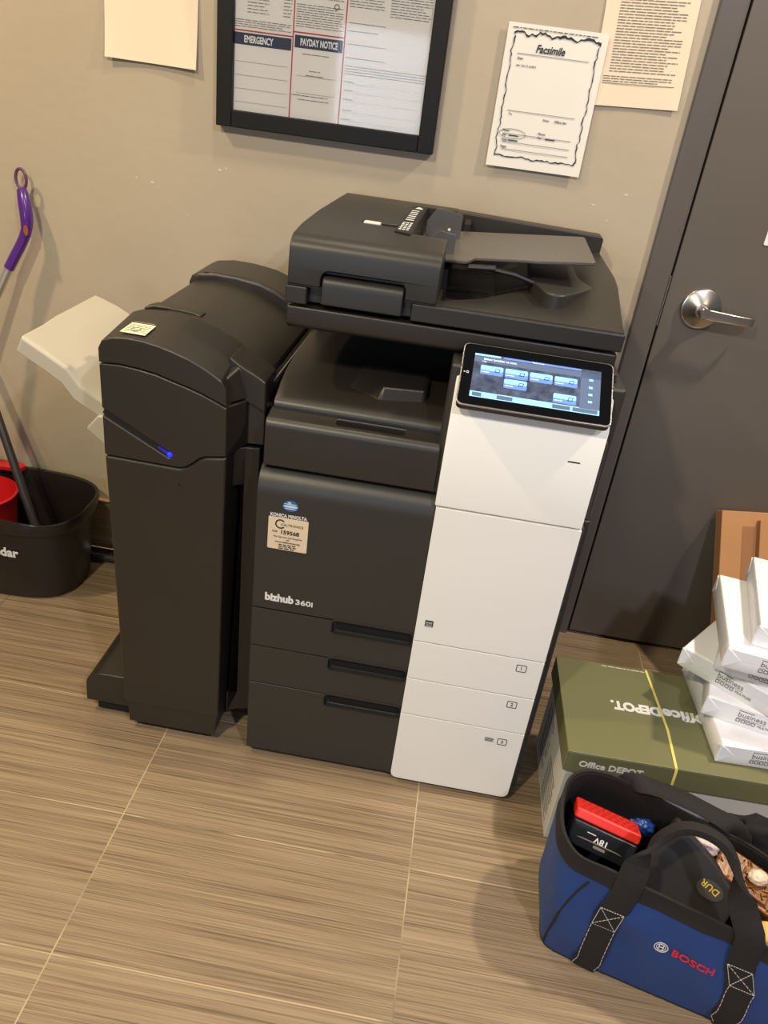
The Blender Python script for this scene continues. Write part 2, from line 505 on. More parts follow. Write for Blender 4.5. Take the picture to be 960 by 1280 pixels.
# paint chips and small scuffs on the wall are part of its paint
bm = nb()
for x, z, r in ((-0.63,1.165,0.004),(-0.615,1.17,0.003),(-0.84,1.12,0.003),(-0.80,1.115,0.005),(-0.71,1.05,0.002),(0.33,1.235,0.004),(-0.86,0.55,0.003),(-0.95,0.42,0.003),(0.262,1.205,0.004),(0.30,1.175,0.003)):
    rnd = random.Random(int(x*1000))
    pts = [(x + r*rnd.uniform(0.5,1.6)*math.cos(a), z + r*rnd.uniform(0.3,0.9)*math.sin(a)) for a in [k*0.785 for k in range(8)]]
    slab(bm, pts, (0, WY-0.0002, 0))
tag(obj('trim_4', bm, M('bare_plaster', rgb(205,196,180), 0.8)), kind='structure')

# ------------------------------------------------------------------ things on the wall
UPT = lambda a: (math.sin(math.radians(a)), 0, math.cos(math.radians(a)))
RTT = lambda a: (math.cos(math.radians(a)), 0, -math.sin(math.radians(a)))
t_follow = {}
def sheet(name, org, ang, wid, hei, mat, label, cat, curl=0.0, y=None):
    """sheet hanging from its top-left corner org=(x,z); its lower edge lifts off by curl"""
    yy = WY-0.0012 if y is None else y
    t = thing(name, (org[0], yy, org[1]), label, cat)
    x, u = Vector(RTT(ang)), Vector(UPT(ang))
    bm = nb(); nx, nz = 20, 30
    g = []
    for j in range(nz+1):
        row = []
        for i in range(nx+1):
            s, v = i/nx, j/nz
            off = curl*(v**3)*(1-0.5*math.sin(s*math.pi)) + 0.0006
            row.append(bm.verts.new(Vector((org[0], yy-off, org[1])) + x*s*wid - u*v*hei))
        g.append(row)
    for j in range(nz):
        for i in range(nx): bm.faces.new((g[j][i], g[j+1][i], g[j+1][i+1], g[j][i+1]))
    o = obj('paper', bm, mat, t, solid=-0.0005, smooth=False)
    def follow(b):
        for v in b.verts:
            d = v.co - Vector((org[0], yy, org[1]))
            s_, v_ = d.dot(x)/wid, -d.dot(u)/hei
            v.co.y -= curl*(max(0, v_)**3)*(1-0.5*math.sin(max(0, min(1, s_))*math.pi))
        return b
    t_follow[t.name] = follow
    return t, x, u, yy

t, x, u, yy = sheet('blank_notice', (-0.896, 1.634), 0.8, 0.215, 0.262, CREAM, 'blank cream paper sheet on the wall left of the black frame', 'paper', 0.012)

t, x, u, yy = sheet('notice_sheet', (0.188, 1.686), -3.0, 0.190, 0.28, CREAM, 'densely typed paper sheet on the wall, partly under the fax cover page', 'paper', 0.004)
bm = nb()
o0 = Vector((0.188, yy-0.0016, 1.686))
fine_print(bm, 0.030, 0.170, -0.020, -0.215, o0, x, u, step=0.0052, h=0.0015, seed=5)
bar(bm, 0.02, 0.172, -0.2365, -0.2355, o0, x, u)
fine_print(bm, 0.02, 0.165, -0.222, -0.234, o0, x, u, step=0.0046, h=0.0014, seed=6)
obj('typed_text', t_follow[t.name](bm), PRINTG, t)

t, x, u, yy = sheet('fax_cover_page', (0.000, 1.540), 0.0, 0.214, 0.281, PAPER, 'white Facsimile cover page with ragged black border taped to the wall', 'paper', 0.003, y=WY-0.0075)
o0 = Vector((0.000, yy-0.0022, 1.540))
bm = nb()
rnd = random.Random(3)
def ragged(n, a0, a1, base, amp): return [(a0+(a1-a0)*k/n, base + rnd.uniform(-amp, amp) + amp*0.8*math.sin(k*0.7)) for k in range(n+1)]
top = ragged(34, 0.014, 0.200, -0.016, 0.003); rt = ragged(40, -0.016, -0.258, 0.198, 0.002)
bt = ragged(30, 0.198, 0.014, -0.259, 0.0015); lf = ragged(40, -0.259, -0.016, 0.015, 0.0018)
outl = [(p[0], p[1]) for p in top] + [(p[1], p[0]) for p in rt] + [(p[0], p[1]) for p in bt] + [(p[1], p[0]) for p in lf]
inl = []
for px, pz in outl:
    cx, cz = 0.106, -0.138
    tx = 0.0022*rnd.uniform(0.5, 1.3); tz = (0.0042 if pz > -0.03 else 0.0024)*rnd.uniform(0.5, 1.3)
    inl.append((px + (tx if px < cx else -tx)*(1 if abs(px-cx) > 0.085 else 0), pz + (tz if pz < cz else -tz)*(1 if abs(pz-cz) > 0.112 else 0)))
ring2(bm, outl, inl, o0, x, u)
text(bm, 'Facsimile', 0.021, o0 + x*0.066 - u*0.050, x, u, bold=0.02, shear=0.25, width=0.062)
for zz, xa, xb in ((-0.055,0.028,0.182),(-0.165,0.028,0.178),(-0.211,0.028,0.180),(-0.228,0.028,0.180),(-0.243,0.028,0.180)):
    bar(bm, xa, xb, zz-0.0006, zz, o0, x, u)
for s_, xx, zz in (('Date',0.030,-0.066),('To',0.032,-0.174),('From',0.110,-0.178),('Office Use',0.135,-0.178),('Phone',0.025,-0.207),('Fax',0.026,-0.216),('Phone',0.105,-0.206),('Fax',0.105,-0.214),('Date',0.026,-0.226),('Pages',0.026,-0.240)):
    text(bm, s_, 0.0062, o0 + x*xx + u*zz, x, u)
text(bm, 'we 1 at 11 is all it', 0.006, o0 + x*0.030 - u*0.079, x, u)
fine_print(bm, 0.01, 0.20, -0.008, -0.009, o0, x, u, step=0.004, h=0.0012, word=(0.004,0.014), seed=9)
for xx, zz in ((0.040,-0.2155),(0.122,-0.2145),(0.040,-0.2255)): bar(bm, xx, xx+0.022, zz, zz+0.002, o0, x, u)
ring2(bm, circle(0.048,-0.211,0.030,40,0.010), circle(0.048,-0.211,0.0293,40,0.0094), o0, x, u)
obj('printed_text', t_follow[t.name](bm), PRINTK, t)

# framed labour poster
FX0, FX1, FZ0, FZ1 = -0.632, -0.124, 1.264, 1.86
fr = thing('poster_frame', (-0.384, WY-0.012, FZ0), 'black framed workplace notice poster with EMERGENCY and PAYDAY NOTICE boxes', 'picture frame')
bm = nb()
for a, b_, c, d in ((FX0,FX0+0.036,FZ0,FZ1),(FX1-0.036,FX1,FZ0,FZ1)): box(bm, a, b_, WY-0.030, WY-0.001, c, d)
for c, d in ((FZ0,FZ0+0.036),(FZ1-0.036,FZ1)): box(bm, FX0+0.036, FX1-0.036, WY-0.030, WY-0.001, c, d)
obj('frame_moulding', bm, FRAMEK, fr, bevel=0.0025, seg=2)
bm = nb(); box(bm, FX0+0.034, FX1-0.034, WY-0.014, WY-0.004, FZ0+0.034, FZ1-0.034)
poster = obj('poster', bm, POSTER, fr)
o0 = Vector((FX0+0.036, WY-0.0145, FZ0+0.036)); X = (1,0,0); U = (0,0,1)
bm = nb()
bar(bm, 0.131, 0.1335, 0.0, 0.52, o0, X, U); bar(bm, 0.246, 0.2485, 0.0, 0.52, o0, X, U)
bar(bm, 0.0, 0.131, 0.158, 0.1605, o0, X, U); bar(bm, 0.133, 0.246, 0.168, 0.1705, o0, X, U)
bar(bm, 0.437, 0.4385, 0.0, 0.52, o0, X, U)
obj('red_lines', bm, RED, poster)
bm = nb()
bar(bm, 0.0, 0.129, 0.132, 0.155, o0, X, U, 0.0002); bar(bm, 0.1365, 0.244, 0.140, 0.164, o0, X, U, 0.0002)
obj('heading_bars', bm, NAVY, poster)
bm = nb()
text(bm, 'EMERGENCY', 0.0185, o0 + Vector((0.022,-0.0005,0.137)), X, U, bold=0.03, width=0.066)
text(bm, 'PAYDAY NOTICE', 0.0185, o0 + Vector((0.149,-0.0005,0.1455)), X, U, bold=0.03, width=0.084)
obj('heading_text', bm, PRINTW, poster)
bm = nb()
for i in range(4): bar(bm, 0.003, 0.125, 0.018+i*0.027, 0.0185+i*0.027, o0, X, U)
for i in range(2): bar(bm, 0.145, 0.240, 0.052+i*0.034, 0.0525+i*0.034, o0, X, U)
fine_print(bm, 0.0, 0.127, 0.180, 0.166, o0, X, U, step=0.0042, h=0.0013, seed=11)
fine_print(bm, 0.028, 0.076, 0.40, 0.190, o0, X, U, step=0.0062, h=0.0014, seed=12)
fine_print(bm, 0.108, 0.127, 0.40, 0.190, o0, X, U, step=0.0062, h=0.0014, seed=13)
for k, (a, b_) in enumerate(((0.40,0.262),(0.250,0.232),(0.222,0.178))):
    fine_print(bm, 0.137, 0.24, a, b_, o0, X, U, step=0.0045, h=0.0013, seed=20+k)
fine_print(bm, 0.252, 0.330, 0.40, 0.225, o0, X, U, step=0.0050, h=0.0013, seed=31, indent=0.01)
fine_print(bm, 0.342, 0.430, 0.40, 0.215, o0, X, U, step=0.0050, h=0.0013, seed=32)
for zz in (0.20,0.185,0.160,0.134): fine_print(bm, 0.254, 0.34, zz, zz-0.001, o0, X, U, seed=int(zz*999))
fine_print(bm, 0.252, 0.436, 0.118, 0.100, o0, X, U, step=0.005, h=0.0013, seed=33)
for zz in (0.083,0.066,0.048,0.026,0.008):
    bar(bm, 0.254, 0.43, zz, zz+0.0004, o0, X, U); bar(bm, 0.254, 0.274, zz+0.003, zz+0.0045, o0, X, U)
fine_print(bm, 0.155, 0.215, 0.130, 0.126, o0, X, U, step=0.0045, seed=34)
fine_print(bm, 0.172, 0.198, 0.098, 0.096, o0, X, U, step=0.0045, seed=35)
fine_print(bm, 0.165, 0.205, 0.089, 0.087, o0, X, U, step=0.0045, seed=36)
fine_print(bm, 0.136, 0.234, 0.048, 0.046, o0, X, U, step=0.0045, seed=37)
fine_print(bm, 0.150, 0.222, 0.040, 0.038, o0, X, U, step=0.0045, seed=38)
ring2(bm, circle(0.225,0.224,0.006,20), circle(0.225,0.224,0.004,20), o0, X, U)
obj('small_print', bm, PRINTG, poster)
bm = nb(); box(bm, FX0+0.035, FX1-0.035, WY-0.0195, WY-0.0180, FZ0+0.035, FZ1-0.035)
glass = D.materials.new('clear_glazing'); glass.use_nodes = True
gn = glass.node_tree; gn.nodes.remove(gn.nodes['Principled BSDF'])
g_t, g_g, g_m, g_f = gn.nodes.new('ShaderNodeBsdfTransparent'), gn.nodes.new('ShaderNodeBsdfGlossy'), gn.nodes.new('ShaderNodeMixShader'), gn.nodes.new('ShaderNodeFresnel')
g_g.inputs['Roughness'].default_value = 0.05; g_f.inputs['IOR'].default_value = 1.25
gn.links.new(g_f.outputs[0], g_m.inputs[0]); gn.links.new(g_t.outputs[0], g_m.inputs[1]); gn.links.new(g_g.outputs[0], g_m.inputs[2])
gn.links.new(g_m.outputs[0], gn.nodes['Material Output'].inputs['Surface'])
obj('glazing', bm, glass, fr, smooth=False)

# ------------------------------------------------------------------ photocopier
cp = thing('photocopier', (-0.01, 1.6, 0), 'large dark grey office photocopier with white front panels and a lit touchscreen', 'photocopier')
CX0, CX1, CF = -0.327, 0.303, 1.280
bm = nb(); box(bm, CX0+0.004, CX1, CF+0.022, 1.93, 0.022, 0.735)
body = obj('body', bm, DARKB, cp, bevel=0.004)
bm = nb(); box(bm, CX0+0.03, CX1-0.03, CF+0.03, 1.90, 0.004, 0.024)
obj('plinth', bm, PIT, cp, bevel=0.003)
def pill(z0, z1, x0=-0.157, x1=0.05, r=0.011): return rrect(x0, x1, z0, z1, r, 6)
SX = 0.014   # seam between dark and white fronts
def dark_front(name, z0, z1, cuts, top_round=False):
    bm = nb()
    if top_round:
        prof = [(CF+0.02,z0),(CF,z0),(CF,z1-0.050)]
        for k in range(1, 13):
            a = k/12*math.pi/2
            prof.append((CF + 0.040*(1-math.cos(a)), z1-0.050 + 0.050*math.sin(a)))
        prof.append((CF+0.055, z1)); prof.append((CF+0.055, z0))
        prism(bm, prof, 'x', CX0, SX)
    else:
        box(bm, CX0, SX, CF, CF+0.0215, z0, z1)
    o = obj(name, bm, DARKB, cp, bevel=0.0018, seg=2)
    for z0_, z1_ in cuts:
        b2 = nb(); prism(b2, pill(z0_, z1_), 'y', CF-0.02, CF+0.014)
        cut(o, b2, root_loc(cp))
    return o
dr3 = dark_front('drawer', 0.020, 0.2195, [(0.186,0.2205+0.02)])
dr2 = dark_front('drawer', 0.2225, 0.3215, [(0.20,0.2245),(0.290,0.345)])
dr1 = dark_front('drawer', 0.3245, 0.4215, [(0.30,0.3265),(0.388,0.45)])
fd = dark_front('front_door', 0.4245, 0.742, [], True)
# lip and darkness inside each pull
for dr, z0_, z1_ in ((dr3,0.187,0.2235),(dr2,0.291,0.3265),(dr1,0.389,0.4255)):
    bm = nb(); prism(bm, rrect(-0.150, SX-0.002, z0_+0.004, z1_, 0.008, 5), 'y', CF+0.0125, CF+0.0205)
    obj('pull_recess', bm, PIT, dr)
    bm = nb(); ring2(bm, pill(z0_-0.003, z1_+0.002, -0.160, SX-0.001, 0.013), pill(z0_, z1_-0.001, -0.1575, SX-0.002, 0.011), (0, CF-0.0003, 0), t=0.0014)
    obj('pull_rim', bm, DARKB, dr)
# white fronts
WF = CF - 0.007
def white_front(name, z0, z1, parent, rb=False):
    bm = nb()
    r = [0.018,0.018,0.001,0.001] if rb else 0.001
    prism(bm, rounded([(SX,z0),(0.2845,z0),(0.2845,z1),(SX,z1)], r, 6), 'y', WF, WF+0.028)
    return obj(name, bm, WHITE, parent, bevel=0.002, seg=3)
white_front('white_front', 0.016, 0.2115, dr3, True)
white_front('white_front', 0.2145, 0.3120, dr2)
white_front('white_front', 0.3150, 0.4120, dr1)
white_front('white_door_panel', 0.4150, 0.7270, fd)
# body upper right column behind panel
bm = nb(); box(bm, -0.001, CX1-0.002, CF+0.024, 1.90, 0.738, 0.993)
obj('upper_column', bm, DARKB, cp, bevel=0.006)
bm = nb()
prism(bm, [(WF,0.7300),(WF+0.04,0.7300),(WF+0.06,0.985),(WF+0.038,0.985),(WF-0.002,0.925)], 'x', SX-0.003, 0.2835)
wu = obj('upper_front_panel', bm, WHITE, cp, bevel=0.003)
bm = nb(); slab(bm, rrect(-0.011,0.011,-0.0012,0.0012,0.001), (0.238, WF-0.0014, 0.861), t0=0, t1=0.0006)
obj('indicator_slit', bm, BLACK, wu)
bm = nb()
for z0_, z1_ in ((0.016,0.4125),(0.4145,0.7275),(0.7295,0.90)): box(bm, 0.2845, 0.2900, CF+0.002, CF+0.03, z0_+0.02, z1_)
obj('front_side_strip', bm, LINE, body)
# drawer numbers, energy mark
def number(n, z, parent):
    bm = nb()
    o0 = (0.2415, WF-0.0006, z)
    ring2(bm, rrect(-0.0105,0.0105,-0.009,0.009,0.003), rrect(-0.0092,0.0092,-0.0077,0.0077,0.002), o0)
    text(bm, n, 0.012, (0.2415,WF-0.0006,z-0.004), align='CENTER')
    if n == '3':
        for k in range(4): bar(bm, -0.038, -0.018-0.002*(k % 2), -0.004+k*0.003, -0.003+k*0.003, o0)
    obj('number_mark', bm, PRINTK, parent)
number('3', 0.182, dr3); number('2', 0.291, dr2); number('1', 0.390, dr1)
bm = nb()
slab(bm, rrect(0.0315,0.0480,0.4545,0.4700,0.001), (0, WF-0.0006, 0))
em = obj('energy_mark', bm, PRINTK, fd)
bm = nb(); text(bm, 'energy', 0.0055, (0.033,WF-0.0012,0.4640), width=0.013); bar(bm, 0.033,0.0465,0.4565,0.4575,(0,WF-0.0012,0))
pts = circle(0.0395, 0.462, 0.0055, 16, 0.0022)
ring2(bm, pts, circle(0.0395, 0.462, 0.0048, 16, 0.0017), (0,WF-0.0012,0))
obj('mark_lines', bm, PRINTW, fd)
# brand on the dark door
bm = nb(); text(bm, 'bizhub', 0.0245, (-0.301,CF-0.0005,0.4475), bold=0.045, width=0.060)
text(bm, '360i', 0.0170, (-0.2375,CF-0.0005,0.4475), bold=0.02, width=0.036)
text(bm, 'KONICA MINOLTA', 0.0098, (-0.2985,CF-0.0005,0.6480), bold=0.03, width=0.072)
obj('brand_lettering', bm, PRINTW, fd)
bm = nb(); slab(bm, circle(-0.2600,0.6745,0.0150,32,0.0118), (0,CF-0.0006,0))
obj('globe_emblem', bm, LOGOB, fd)
bm = nb()
for k, (zz, hw, hh) in enumerate(((0.6735,0.0142,0.0026),(0.6785,0.0125,0.0008),(0.6685,0.0125,0.0008))):
    slab(bm, circle(-0.2600, zz, hw, 24, hh), (0,CF-0.0011,0))
slab(bm, circle(-0.2625,0.6815,0.0035,16,0.0015), (0,CF-0.0011,0))
obj('globe_band', bm, LOGOS, fd)
bm = nb(); slab(bm, rrect(-0.3015,-0.2225,0.5740,0.6465,0.003), (0,CF-0.0006,0))
st = obj('service_sticker', bm, LABELC, fd, label='cream service sticker with number 159568')
bm = nb(); o0 = (0, CF-0.0011, 0)
cc = []; ci = []
for k in range(25):
    a = math.radians(40 + 280*k/24)
    cc.append((-0.2775+0.0105*math.cos(a), 0.632+0.0105*math.sin(a))); ci.append((-0.2775+0.0078*math.cos(a), 0.632+0.0078*math.sin(a)))
slab(bm, cc + ci[::-1], o0)
text(bm, 'CALTRONICS', 0.0072, (-0.2765,CF-0.0011,0.629), width=0.044)
text(bm, 'ID#', 0.0062, (-0.293,CF-0.0011,0.6125)); text(bm, '159568', 0.0118, (-0.2775,CF-0.0011,0.6105), bold=0.03, width=0.036)
text(bm, 'For Service and Supplies', 0.0052, (-0.2615,CF-0.0011,0.6015), align='CENTER', width=0.056)
text(bm, 'call', 0.005, (-0.2615,CF-0.0011,0.596), align='CENTER')
text(bm, 'www.caltronics.net', 0.0052, (-0.2615,CF-0.0011,0.590), align='CENTER', bold=0.02, width=0.050)
fine_print(bm, -0.279,-0.244,0.5865,0.578,o0,X,U,step=0.0042,h=0.002,word=(0.006,0.010),ragged=0.1,seed=4)
obj('sticker_print', bm, PRINTK, fd)

# upper cover with output tray
bm = nb()
prof = [(CF+0.012,0.747),(CF+0.012,0.826)]
for k in range(1, 9):
    a = k/8*math.pi/2
    prof.append((CF+0.012+0.016*(1-math.cos(a)), 0.826+0.016*math.sin(a)))
prof += [(CF+0.062,0.8475),(CF+0.062,0.747)]
prism(bm, prof, 'x', CX0+0.006, 0.004)
uc = obj('upper_cover', bm, DARK, cp, bevel=0.003, seg=2)
b2 = nb(); prism(b2, rrect(-0.193,-0.065,1.312,1.333,0.008), 'z', 0.826, 0.9); cut(uc, b2, root_loc(cp))
bm = nb(); prism(bm, rrect(-0.1915,-0.0665,1.3130,1.332,0.006), 'z', 0.8265, 0.8290)
obj('cover_pull', bm, BLACK, uc)
bm = nb(); box(bm, CX0+0.006, 0.0, CF+0.06, 1.90, 0.742, 0.842)
obj('tray_support', bm, BLACK, cp)
bm = nb()
prof = [(1.337,0.840),(1.334,0.852),(1.338,0.861),(1.352,0.8685),(1.38,0.881),(1.42,0.892),(1.48,0.900),(1.54,0.904),(1.64,0.902),(1.74,0.895),(1.88,0.885),(1.88,0.80),(1.345,0.80)]
prism(bm, prof, 'x', CX0+0.010, 0.006)
ot = obj('output_tray', bm, DARK, cp, bevel=0.003, ang=50)
bm = nb()
base = [(-0.186,1.400,0.886),(-0.124,1.374,0.876),(-0.042,1.386,0.876),(-0.034,1.398,0.878),(-0.030,1.50,0.900),(-0.186,1.52,0.900)]
tp = [(-0.172,1.470,0.903),(-0.120,1.380,0.9045),(-0.044,1.392,0.9045),(-0.038,1.400,0.9050),(-0.040,1.49,0.9035),(-0.140,1.49,0.9040)]
loft(bm, [base, tp])
obj('paper_stop_block', bm, DARK, ot, bevel=0.004)
# opening behind the tray and neck under scanner
bm = nb(); box(bm, CX0+0.012, 0.0, 1.70, 1.92, 0.80, 0.993)
obj('neck', bm, BLACK, cp, bevel=0.004)

# scanner bed
bm = nb()
prof = [(1.358,1.036),(1.358,1.008)]
for k in range(1, 8):
    a = k/7*math.pi/2
    prof.append((1.358+0.030*(1-math.cos(a)), 1.008-0.016*math.sin(a)))
prof += [(1.925,0.992),(1.925,1.036)]
prism(bm, prof, 'x', -0.308, 0.280)
obj('scanner_bed', bm, DARK, cp, bevel=0.004)
# document feeder: lid, feeder block, trays
bm = nb(); box(bm, -0.3105, 0.284, 1.353, 1.925, 1.0415, 1.0725)
df = obj('document_feeder', bm, FEED, cp, bevel=0.003)
b2 = nb(); box(b2, -0.272, -0.086, 1.33, 1.375, 1.03, 1.09); cut(df, b2, root_loc(cp))
bm = nb()
FX1_ = -0.045
prof = [(1.356,1.0745)]
prof += [(1.3545,1.105),(1.357,1.132)]
for k in range(1, 9):
    a = k/8*math.pi/2
    prof.append((1.357+0.034*(1-math.cos(a)), 1.132+0.026*math.sin(a)))
prof += [(1.45,1.163),(1.60,1.166),(1.925,1.162),(1.925,1.0745)]
prism(bm, prof, 'x', -0.308, FX1_)
cv = obj('feeder_cover', bm, FEED, df, bevel=0.006, seg=4, ang=40)
b2 = nb(); prism(b2, rrect(-0.250,-0.100,1.03,1.1035,0.017,6), 'y', 1.33, 1.376); cut(cv, b2, root_loc(cp))
b2 = nb(); prism(b2, rrect(-0.222,-0.140,1.545,1.566,0.003), 'z', 1.155, 1.2)
b2.free()
b2 = nb(); prism(b2, rrect(-0.212,-0.146,1.528,1.556,0.003), 'z', 1.156, 1.2); cut(cv, b2, root_loc(cp))
bm = nb()
prof = [(1.3555,1.045),(1.3555,1.078)]
for k in range(1, 7):
    a = k/6*math.pi/2
    prof.append((1.3555+0.018*(1-math.cos(a)), 1.078+0.018*math.sin(a)))
prof += [(1.386,1.096),(1.386,1.045)]
prism(bm, prof, 'x', -0.2475, -0.1025)
obj('lift_handle', bm, FEED, df, bevel=0.003)
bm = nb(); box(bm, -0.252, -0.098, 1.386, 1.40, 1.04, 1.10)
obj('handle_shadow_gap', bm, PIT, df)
b2 = nb(); box(b2, -0.1125, 0.02, 1.490, 1.874, 1.1175, 1.30); cut(cv, b2, root_loc(cp))
b2 = nb(); prism(b2, [(-0.040,1.395),(0.125,1.560),(0.150,1.870),(-0.040,1.870)], 'z', 1.046, 1.09); cut(df, b2, root_loc(cp))
# seam lines on feeder cover sides of the pull
bm = nb(); box(bm, -0.3095, -0.250, 1.3538, 1.36, 1.0735, 1.0750)
obj('cover_seam', bm, BLACK, df)
bm = nb(); box(bm, -0.100, FX1_, 1.3538, 1.36, 1.0735, 1.0750)
obj('cover_seam', bm, BLACK, df)
bm = nb(); box(bm, -0.211, -0.147, 1.529, 1.555, 1.156, 1.1575)
obj('switch_slot', bm, PIT, cv)
bm = nb(); box(bm, -0.209, -0.177, 1.531, 1.553, 1.1575, 1.1665)
obj('white_switch', bm, CARTW, cv, bevel=0.002, label='small white slide switch')
# instruction strip along the cover's right edge
bm = nb(); prism(bm, [(-0.1435,1.480),(-0.1135,1.466),(-0.113,1.84),(-0.1415,1.835)], 'z', 1.1640, 1.1665)
ls = obj('size_scale_label', bm, BLACK, cv, label='dark label strip with small white size marks')
bm = nb()
for k in range(5):
    for j in range(3):
        bar(bm, -0.139+j*0.007, -0.134+j*0.007, 1.50+k*0.020, 1.508+k*0.020, (0,0,1.1672), (1,0,0), (0,1,0))
for k in range(6): bar(bm, -0.138, -0.122, 1.62+k*0.026, 1.627+k*0.026, (0,0,1.1672), (1,0,0), (0,1,0))
slab(bm, [(-0.134,1.79),(-0.118,1.785),(-0.120,1.80),(-0.128,1.812)], (0,0,1.1672), (1,0,0), (0,1,0))
obj('label_marks', bm, PRINTW, cv)
# back ridge
bm = nb()
prof = [(-0.111,1.1180),(-0.048,1.1180),(-0.048,1.0735),(0.286,1.0735),(0.289,1.145),(0.285,1.152),(-0.048,1.161),(-0.111,1.1625)]
prism(bm, prof, 'y', 1.875, 1.925)
obj('back_ridge', bm, FEED, df, bevel=0.003)
# lower output tray of the feeder
bm = nb()
rows = [[(-0.045,1.362,1.0740),(0.06,1.362,1.0740),(0.18,1.362,1.0740),(0.282,1.362,1.0740)],
        [(-0.044,1.392,1.0740),(0.03,1.450,1.0750),(0.16,1.43,1.0790),(0.282,1.43,1.0900)],
        [(-0.043,1.396,1.0480),(0.032,1.455,1.0500),(0.128,1.558,1.0840),(0.283,1.53,1.1150)],
        [(-0.043,1.57,1.0480),(0.06,1.60,1.0500),(0.140,1.62,1.0900),(0.284,1.60,1.1200)],
        [(-0.043,1.87,1.0480),(0.06,1.87,1.0500),(0.150,1.87,1.0920),(0.284,1.87,1.1200)]]
V = [[bm.verts.new(p) for p in r] for r in rows]
for j in range(4):
    for i in range(3): bm.faces.new((V[j][i], V[j][i+1], V[j+1][i+1], V[j+1][i]))
Lo = [[bm.verts.new((p[0],p[1],1.0465)) for p in r] for r in rows]
for i in range(3):
    bm.faces.new((Lo[0][i], Lo[0][i+1], V[0][i+1], V[0][i])); bm.faces.new((V[4][i], V[4][i+1], Lo[4][i+1], Lo[4][i]))
for j in range(4):
    bm.faces.new((V[j][0], V[j+1][0], Lo[j+1][0], Lo[j][0])); bm.faces.new((Lo[j][3], Lo[j+1][3], V[j+1][3], V[j][3]))
    for i in range(3): bm.faces.new((Lo[j][i], Lo[j+1][i], Lo[j+1][i+1], Lo[j][i+1]))
obj('feeder_output_tray', bm, FEED, df, ang=20, bevel=0.002)
# dark raised wing at right rear with rounded nose
bm = nb()
prism(bm, rounded([(0.145,1.440),(0.175,1.432),(0.288,1.610),(0.286,1.87),(0.130,1.87),(0.120,1.545)], [0.02,0.02,0.005,0,0,0.03], 5), 'z', 1.072, 1.106)
obj('tray_wing', bm, DARKB, df, bevel=0.004)
# feeder inner wall under the cover
bm = nb(); box(bm, -0.047, -0.036, 1.492, 1.873, 1.050, 1.108)
obj('feed_throat', bm, PIT, df)
# sloping input tray
def tray_pt(xx, yv): return (xx, yv, 1.1255 + max(0, xx+0.045)*0.115)
outline = [(-0.106,1.495),(-0.005,1.492),(0.004,1.506),(0.010,1.528),(0.095,1.520),(0.130,1.511),(0.222,1.511),(0.230,1.516),(0.236,1.790),(0.232,1.800),(-0.106,1.800)]
outline = rounded(outline, 0.006, 3)
bm = nb()
A = [bm.verts.new(tray_pt(*p)) for p in outline]
B = [bm.verts.new(Vector(tray_pt(*p)) - Vector((0,0,0.006))) for p in outline]
bm.faces.new(A); bm.faces.new(B[::-1])
for i in range(len(A)): bm.faces.new((A[i], B[i], B[(i+1) % len(A)], A[(i+1) % len(A)]))
it = obj('input_tray', bm, FEEDL, df, bevel=0.0015, seg=2)
bm = nb(); tube(bm, [(0.02,1.53,1.116),(0.09,1.52,1.112),(0.165,1.53,1.092)], 0.005, 8); tube(bm, [(0.0,1.50,1.118),(0.05,1.50,1.122)], 0.006, 8)
obj('tray_prop', bm, BLACK, it)
bm = nb()
for xx in (0.068, 0.155):
    c0 = Vector(tray_pt(xx, 1.585)) + Vector((0,0,0.0004))
    slab(bm, [(-0.009,-0.006),(0.009,-0.006),(0.0,0.046)], c0, (1,0,0.115), (0,1,0), 0.0002, 0.0009)
slab(bm, [(-0.006,-0.002),(0.006,-0.002),(0.006,0.003),(-0.006,0.003)], Vector(tray_pt(0.118,1.60))+Vector((0,0,0.0004)), (1,0,0.115), (0,1,0), 0.0002, 0.0009)
obj('arrow_marks', bm, DARKB, it)
# clear paper guides
def guide(y0, x0, x1, h):
    bm = nb()
    zb = tray_pt((x0+x1)/2, y0)[2] + 0.0005
    prism(bm, rounded([(x0,zb),(x1,zb),(x1,zb+h*0.9),(x0+0.018,zb+h),(x0,zb+h*0.55)], [0,0,0.004,0.004,0.003]), 'y', y0, y0+0.0035)
    box(bm, x0, x1, y0, y0+0.018, zb, zb+0.0035)
    return obj('paper_guide', bm, CLEAR, it, bevel=0.0008, seg=2)
guide(1.70, -0.100, -0.028, 0.060)
guide(1.545, -0.082, -0.032, 0.042)
bm = nb(); slab(bm, circle(-0.052,1.148,0.003,12), (0,1.6995,0)); bar(bm, -0.058,-0.046,1.139,1.1405,(0,1.6995,0)); bar(bm, -0.058,-0.046,1.136,1.1370,(0,1.6995,0))
obj('guide_mark', bm, PRINTW, it)
bm = nb(); box(bm, -0.024, -0.010, 1.80, 1.874, 1.126, 1.150)
obj('tray_hinge', bm, PIT, it, bevel=0.002)

# touchscreen
pa, pb = Vector((0.0165,1.240,0.949)), Vector((0.0165,1.349,1.021))
pu = (pb-pa).normalized(); px_ = Vector((1,0,0)); pn = px_.cross(pu)
PW, PH = 0.2595, (pb-pa).length
bm = nb(); slab(bm, rrect(0,PW,0,PH,0.011,6), pa, px_, pu, -0.018, -0.003)
tp_ = obj('touchscreen', bm, BLACK, cp, bevel=0.003)
bm = nb(); slab(bm, rrect(-0.0012,PW+0.0012,-0.0012,PH+0.0012,0.012,6), pa, px_, pu, -0.005, -0.0012)
obj('silver_edge', bm, SILVER, tp_, bevel=0.001, seg=2)
bm = nb(); slab(bm, rrect(0.0008,PW-0.0008,0.0008,PH-0.0008,0.011,6), pa, px_, pu, -0.002, 0.0)
obj('black_glass', bm, GLOSS, tp_, bevel=0.0008, seg=2)
sw0, sw1, sh0, sh1 = 0.020, 0.239, 0.017, 0.110
